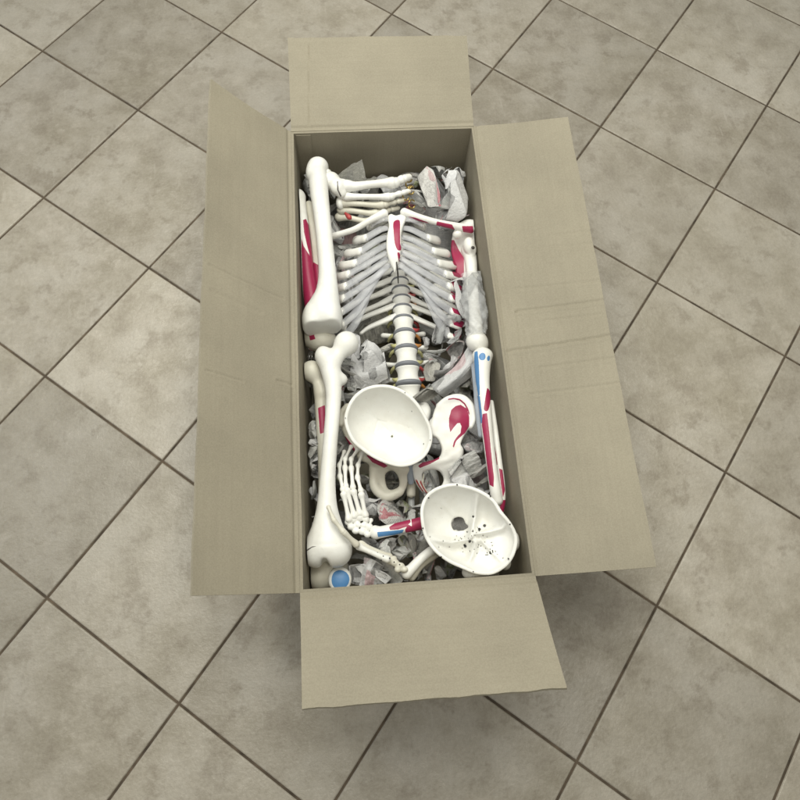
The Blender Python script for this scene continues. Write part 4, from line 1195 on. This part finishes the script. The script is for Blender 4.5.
V, Fs, cc, cu, cv, cn = bowl_field(cap_out, (389, 426), .252, .064, .0065, .92, .0014, edit=cap_edit, post=cap_post)
V = clamp_in_box(V)
o = mesh_obj('skull_bowl', V, Fs, BONE, cap)
paint(o, V, red=[closed_spline([(353, 446), (362, 454), (374, 462.5), (385, 467), (376, 466), (362, 458), (353, 450)], 3)], dark=[[(423, 443), (424, 443), (424, 445), (423.2, 445)], [(411.2, 411), (411.8, 410.4), (412.3, 412), (411.6, 412)]])
for (a, b) in ((345.5, 418), (405, 392.5), (430.2, 440), (382, 461.8)):
    p = on_plane(a, b, cc, cn)
    tube('rim_pin', [p - cn * .002, p + cn * .0012], [.0011, .0011], STEEL, cap, seg_n=8)

skb = thing('lower_skull', 'white skull base lying open side up against the near box wall', 'skull base', P(470, 530, .2))
S_ = lambda a, b: (415 + a / 6.957, 475 + b / 6.957)
base_out = [S_(*q) for q in [(36, 280), (45, 200), (80, 135), (150, 85), (260, 56), (380, 74), (480, 116), (555, 172), (605, 250), (665, 325), (706, 400), (716, 470), (690, 565), (635, 640), (540, 694), (425, 690), (325, 652), (225, 605), (125, 525), (60, 420)]]


def loc2(q, c, u, v, n, dz=-.03):
    p = on_plane(*S_(*q), c + n * dz, n) - c
    return (float(p @ u), float(p @ v))


def base_edit(xy, dep, c, u, v, n):
    f = lambda *qs: [loc2(q, c, u, v, n) for q in qs]
    d = dep * (.80 + .12 * lump(xy[..., 0] * 18, xy[..., 1] * 18, 4, 3) * .4)
    low = lambda q, w, a: a * np.exp(-((xy - np.array(loc2(q, c, u, v, n), np.float32)) ** 2).sum(-1) / w ** 2)
    # three pairs of hollows
    d = d + low((290, 330), .034, .024) + low((300, 170), .022, .006) + low((130, 300), .022, .006)
    d = d + low((520, 270), .021, .022) + low((300, 555), .021, .022)
    d = d - low((560, 520), .034, .016) - low((420, 430), .013, .012)
    # bone ridges between them
    d = d - .026 * ridge(xy, f((390, 420), (415, 300), (432, 150)), .006)
    d = d - .026 * ridge(xy, f((370, 450), (250, 470), (110, 445)), .006)
    d = d - .023 * ridge(xy, f((440, 405), (520, 392), (600, 370), (640, 320)), .006)
    d = d - .023 * ridge(xy, f((420, 470), (400, 545), (375, 600), (330, 620)), .006)
    d = d - .008 * ridge(xy, f((460, 450), (560, 560), (620, 620)), .004)
    d = d - .005 * ridge(xy, f((270, 280), (200, 200), (120, 150)), .005)
    return d.astype(np.float32)


def base_post(D, Q, c, u, v, n):
    # great opening for the spinal cord and the smaller openings
    pl = np.array([loc2(q, c, u, v, n, -.05) for q in [(252, 345), (262, 308), (300, 290), (335, 300), (352, 335), (372, 358), (350, 378), (310, 388), (270, 385)]])
    d2 = poly_sd(Q[:, :, 0, :2], closed_spline(pl, 4))
    D = smax(D, -np.repeat(d2[:, :, None], Q.shape[2], 2), .002)
    rg = np.random.default_rng(5)
    extra = [(rg.normal(385, 62), rg.normal(455, 55), rg.choice([.0006, .0008, .0011])) for _ in range(26)] + [(rg.normal(530, 30), rg.normal(535, 20), .0007) for _ in range(8)]
    for (a, b, r) in tuple(extra) + ((405, 290, .0020), (485, 352, .0026), (448, 378, .0025), (380, 460, .0022), (350, 496, .0026), (400, 465, .0012), (442, 486, .0011), (415, 420, .0011), (288, 424, .0011), (330, 510, .0010),
                      (425, 400, .0010), (240, 500, .0010), (500, 430, .0009), (470, 420, .001), (520, 545, .0010), (555, 530, .0011), (570, 550, .0009), (535, 525, .0009), (500, 540, .0008), (180, 232, .0010), (112, 430, .0008), (170, 502, .0010), (200, 460, .0008), (605, 575, .0010), (530, 470, .0008)):
        p = loc2((a, b), c, u, v, n, -.042)
        dd = np.linalg.norm(Q[:, :, 0, :2] - np.array(p, np.float32), axis=-1) - max(r, .0011)
        D = smax(D, -np.repeat(dd[:, :, None], Q.shape[2], 2), .0006)
    # cheek and jaw bumps on the outside
    for (px, py, z, r) in ((513, 541, .222, (7, 10, 12)), (505, 562, .215, (6, 8, 12)), (476, 572, .222, (14, 8, 14))):
        q = P(px, py, z) - c
        E = ell(Q, (q @ u, q @ v, q @ n), np.array(r) * .0017)
        E = smax(E, -(np.linalg.norm(Q * np.array([1, 1, .9], np.float32), axis=-1) - .048), .004)
        D = smin(D, E, .010)
    return D


V, Fs, bc, bu, bv_, bn = bowl_field(base_out, (468, 530), .262, .056, .0062, .95, .0014, edit=base_edit, post=base_post, rim_drop=lambda A: .0018 * np.sin(A * 3 + .6) + .001 * np.sin(A * 7))
V = clamp_in_box(V)
o = mesh_obj('skull_bowl', V, Fs, BONE, skb)
for q in ((293, 68), (95, 160), (55, 370), (182, 570), (405, 672), (650, 582), (525, 147), (660, 343)):
    p = on_plane(*S_(*q), bc, bn)
    tube('rim_pin', [p - bn * .004, p + bn * .0022], [.0013, .0013], DARKHOLE, skb, seg_n=8)

# ------------------------------------------------------------------ light
w = bpy.data.worlds.new('World'); scene.world = w; w.use_nodes = True
bg = w.node_tree.nodes['Background']; bg.inputs[0].default_value = (0.995, 0.992, 0.92, 1); bg.inputs[1].default_value = .35


def area(name, loc, target, size, power, colr):
    l = bpy.data.lights.new(name, 'AREA'); l.shape = 'DISK'; l.size = size; l.energy = power; l.color = colr
    o = bpy.data.objects.new(name, l); COL.objects.link(o); o.location = loc
    o.rotation_euler = (Vector(target) - Vector(loc)).to_track_quat('-Z', 'Y').to_euler()
    return o


area('ceiling_lamp', (-0.16, 0.60, 2.10), (0.0, 0.25, 0), 1.7, 45, (0.995, 0.985, 0.89))
pg = P(462, 700, 0); lz = 2.6
area('second_ceiling_lamp', tuple(np.r_[pg[:2] + (pg[:2] - CAM[:2]) / CAM[2] * lz, lz]), tuple(pg), .30, 6, (1.0, 0.92, 0.74))
area('window_light', (-2.6, 0.4, 1.5), (-.4, 0, 0), 1.2, 9, (0.82, 0.88, 1.0))

scene.view_settings.view_transform = 'Standard'
scene.view_settings.look = 'None'
scene.view_settings.exposure = 0
scene.view_settings.gamma = 1
scene.render.film_transparent = False
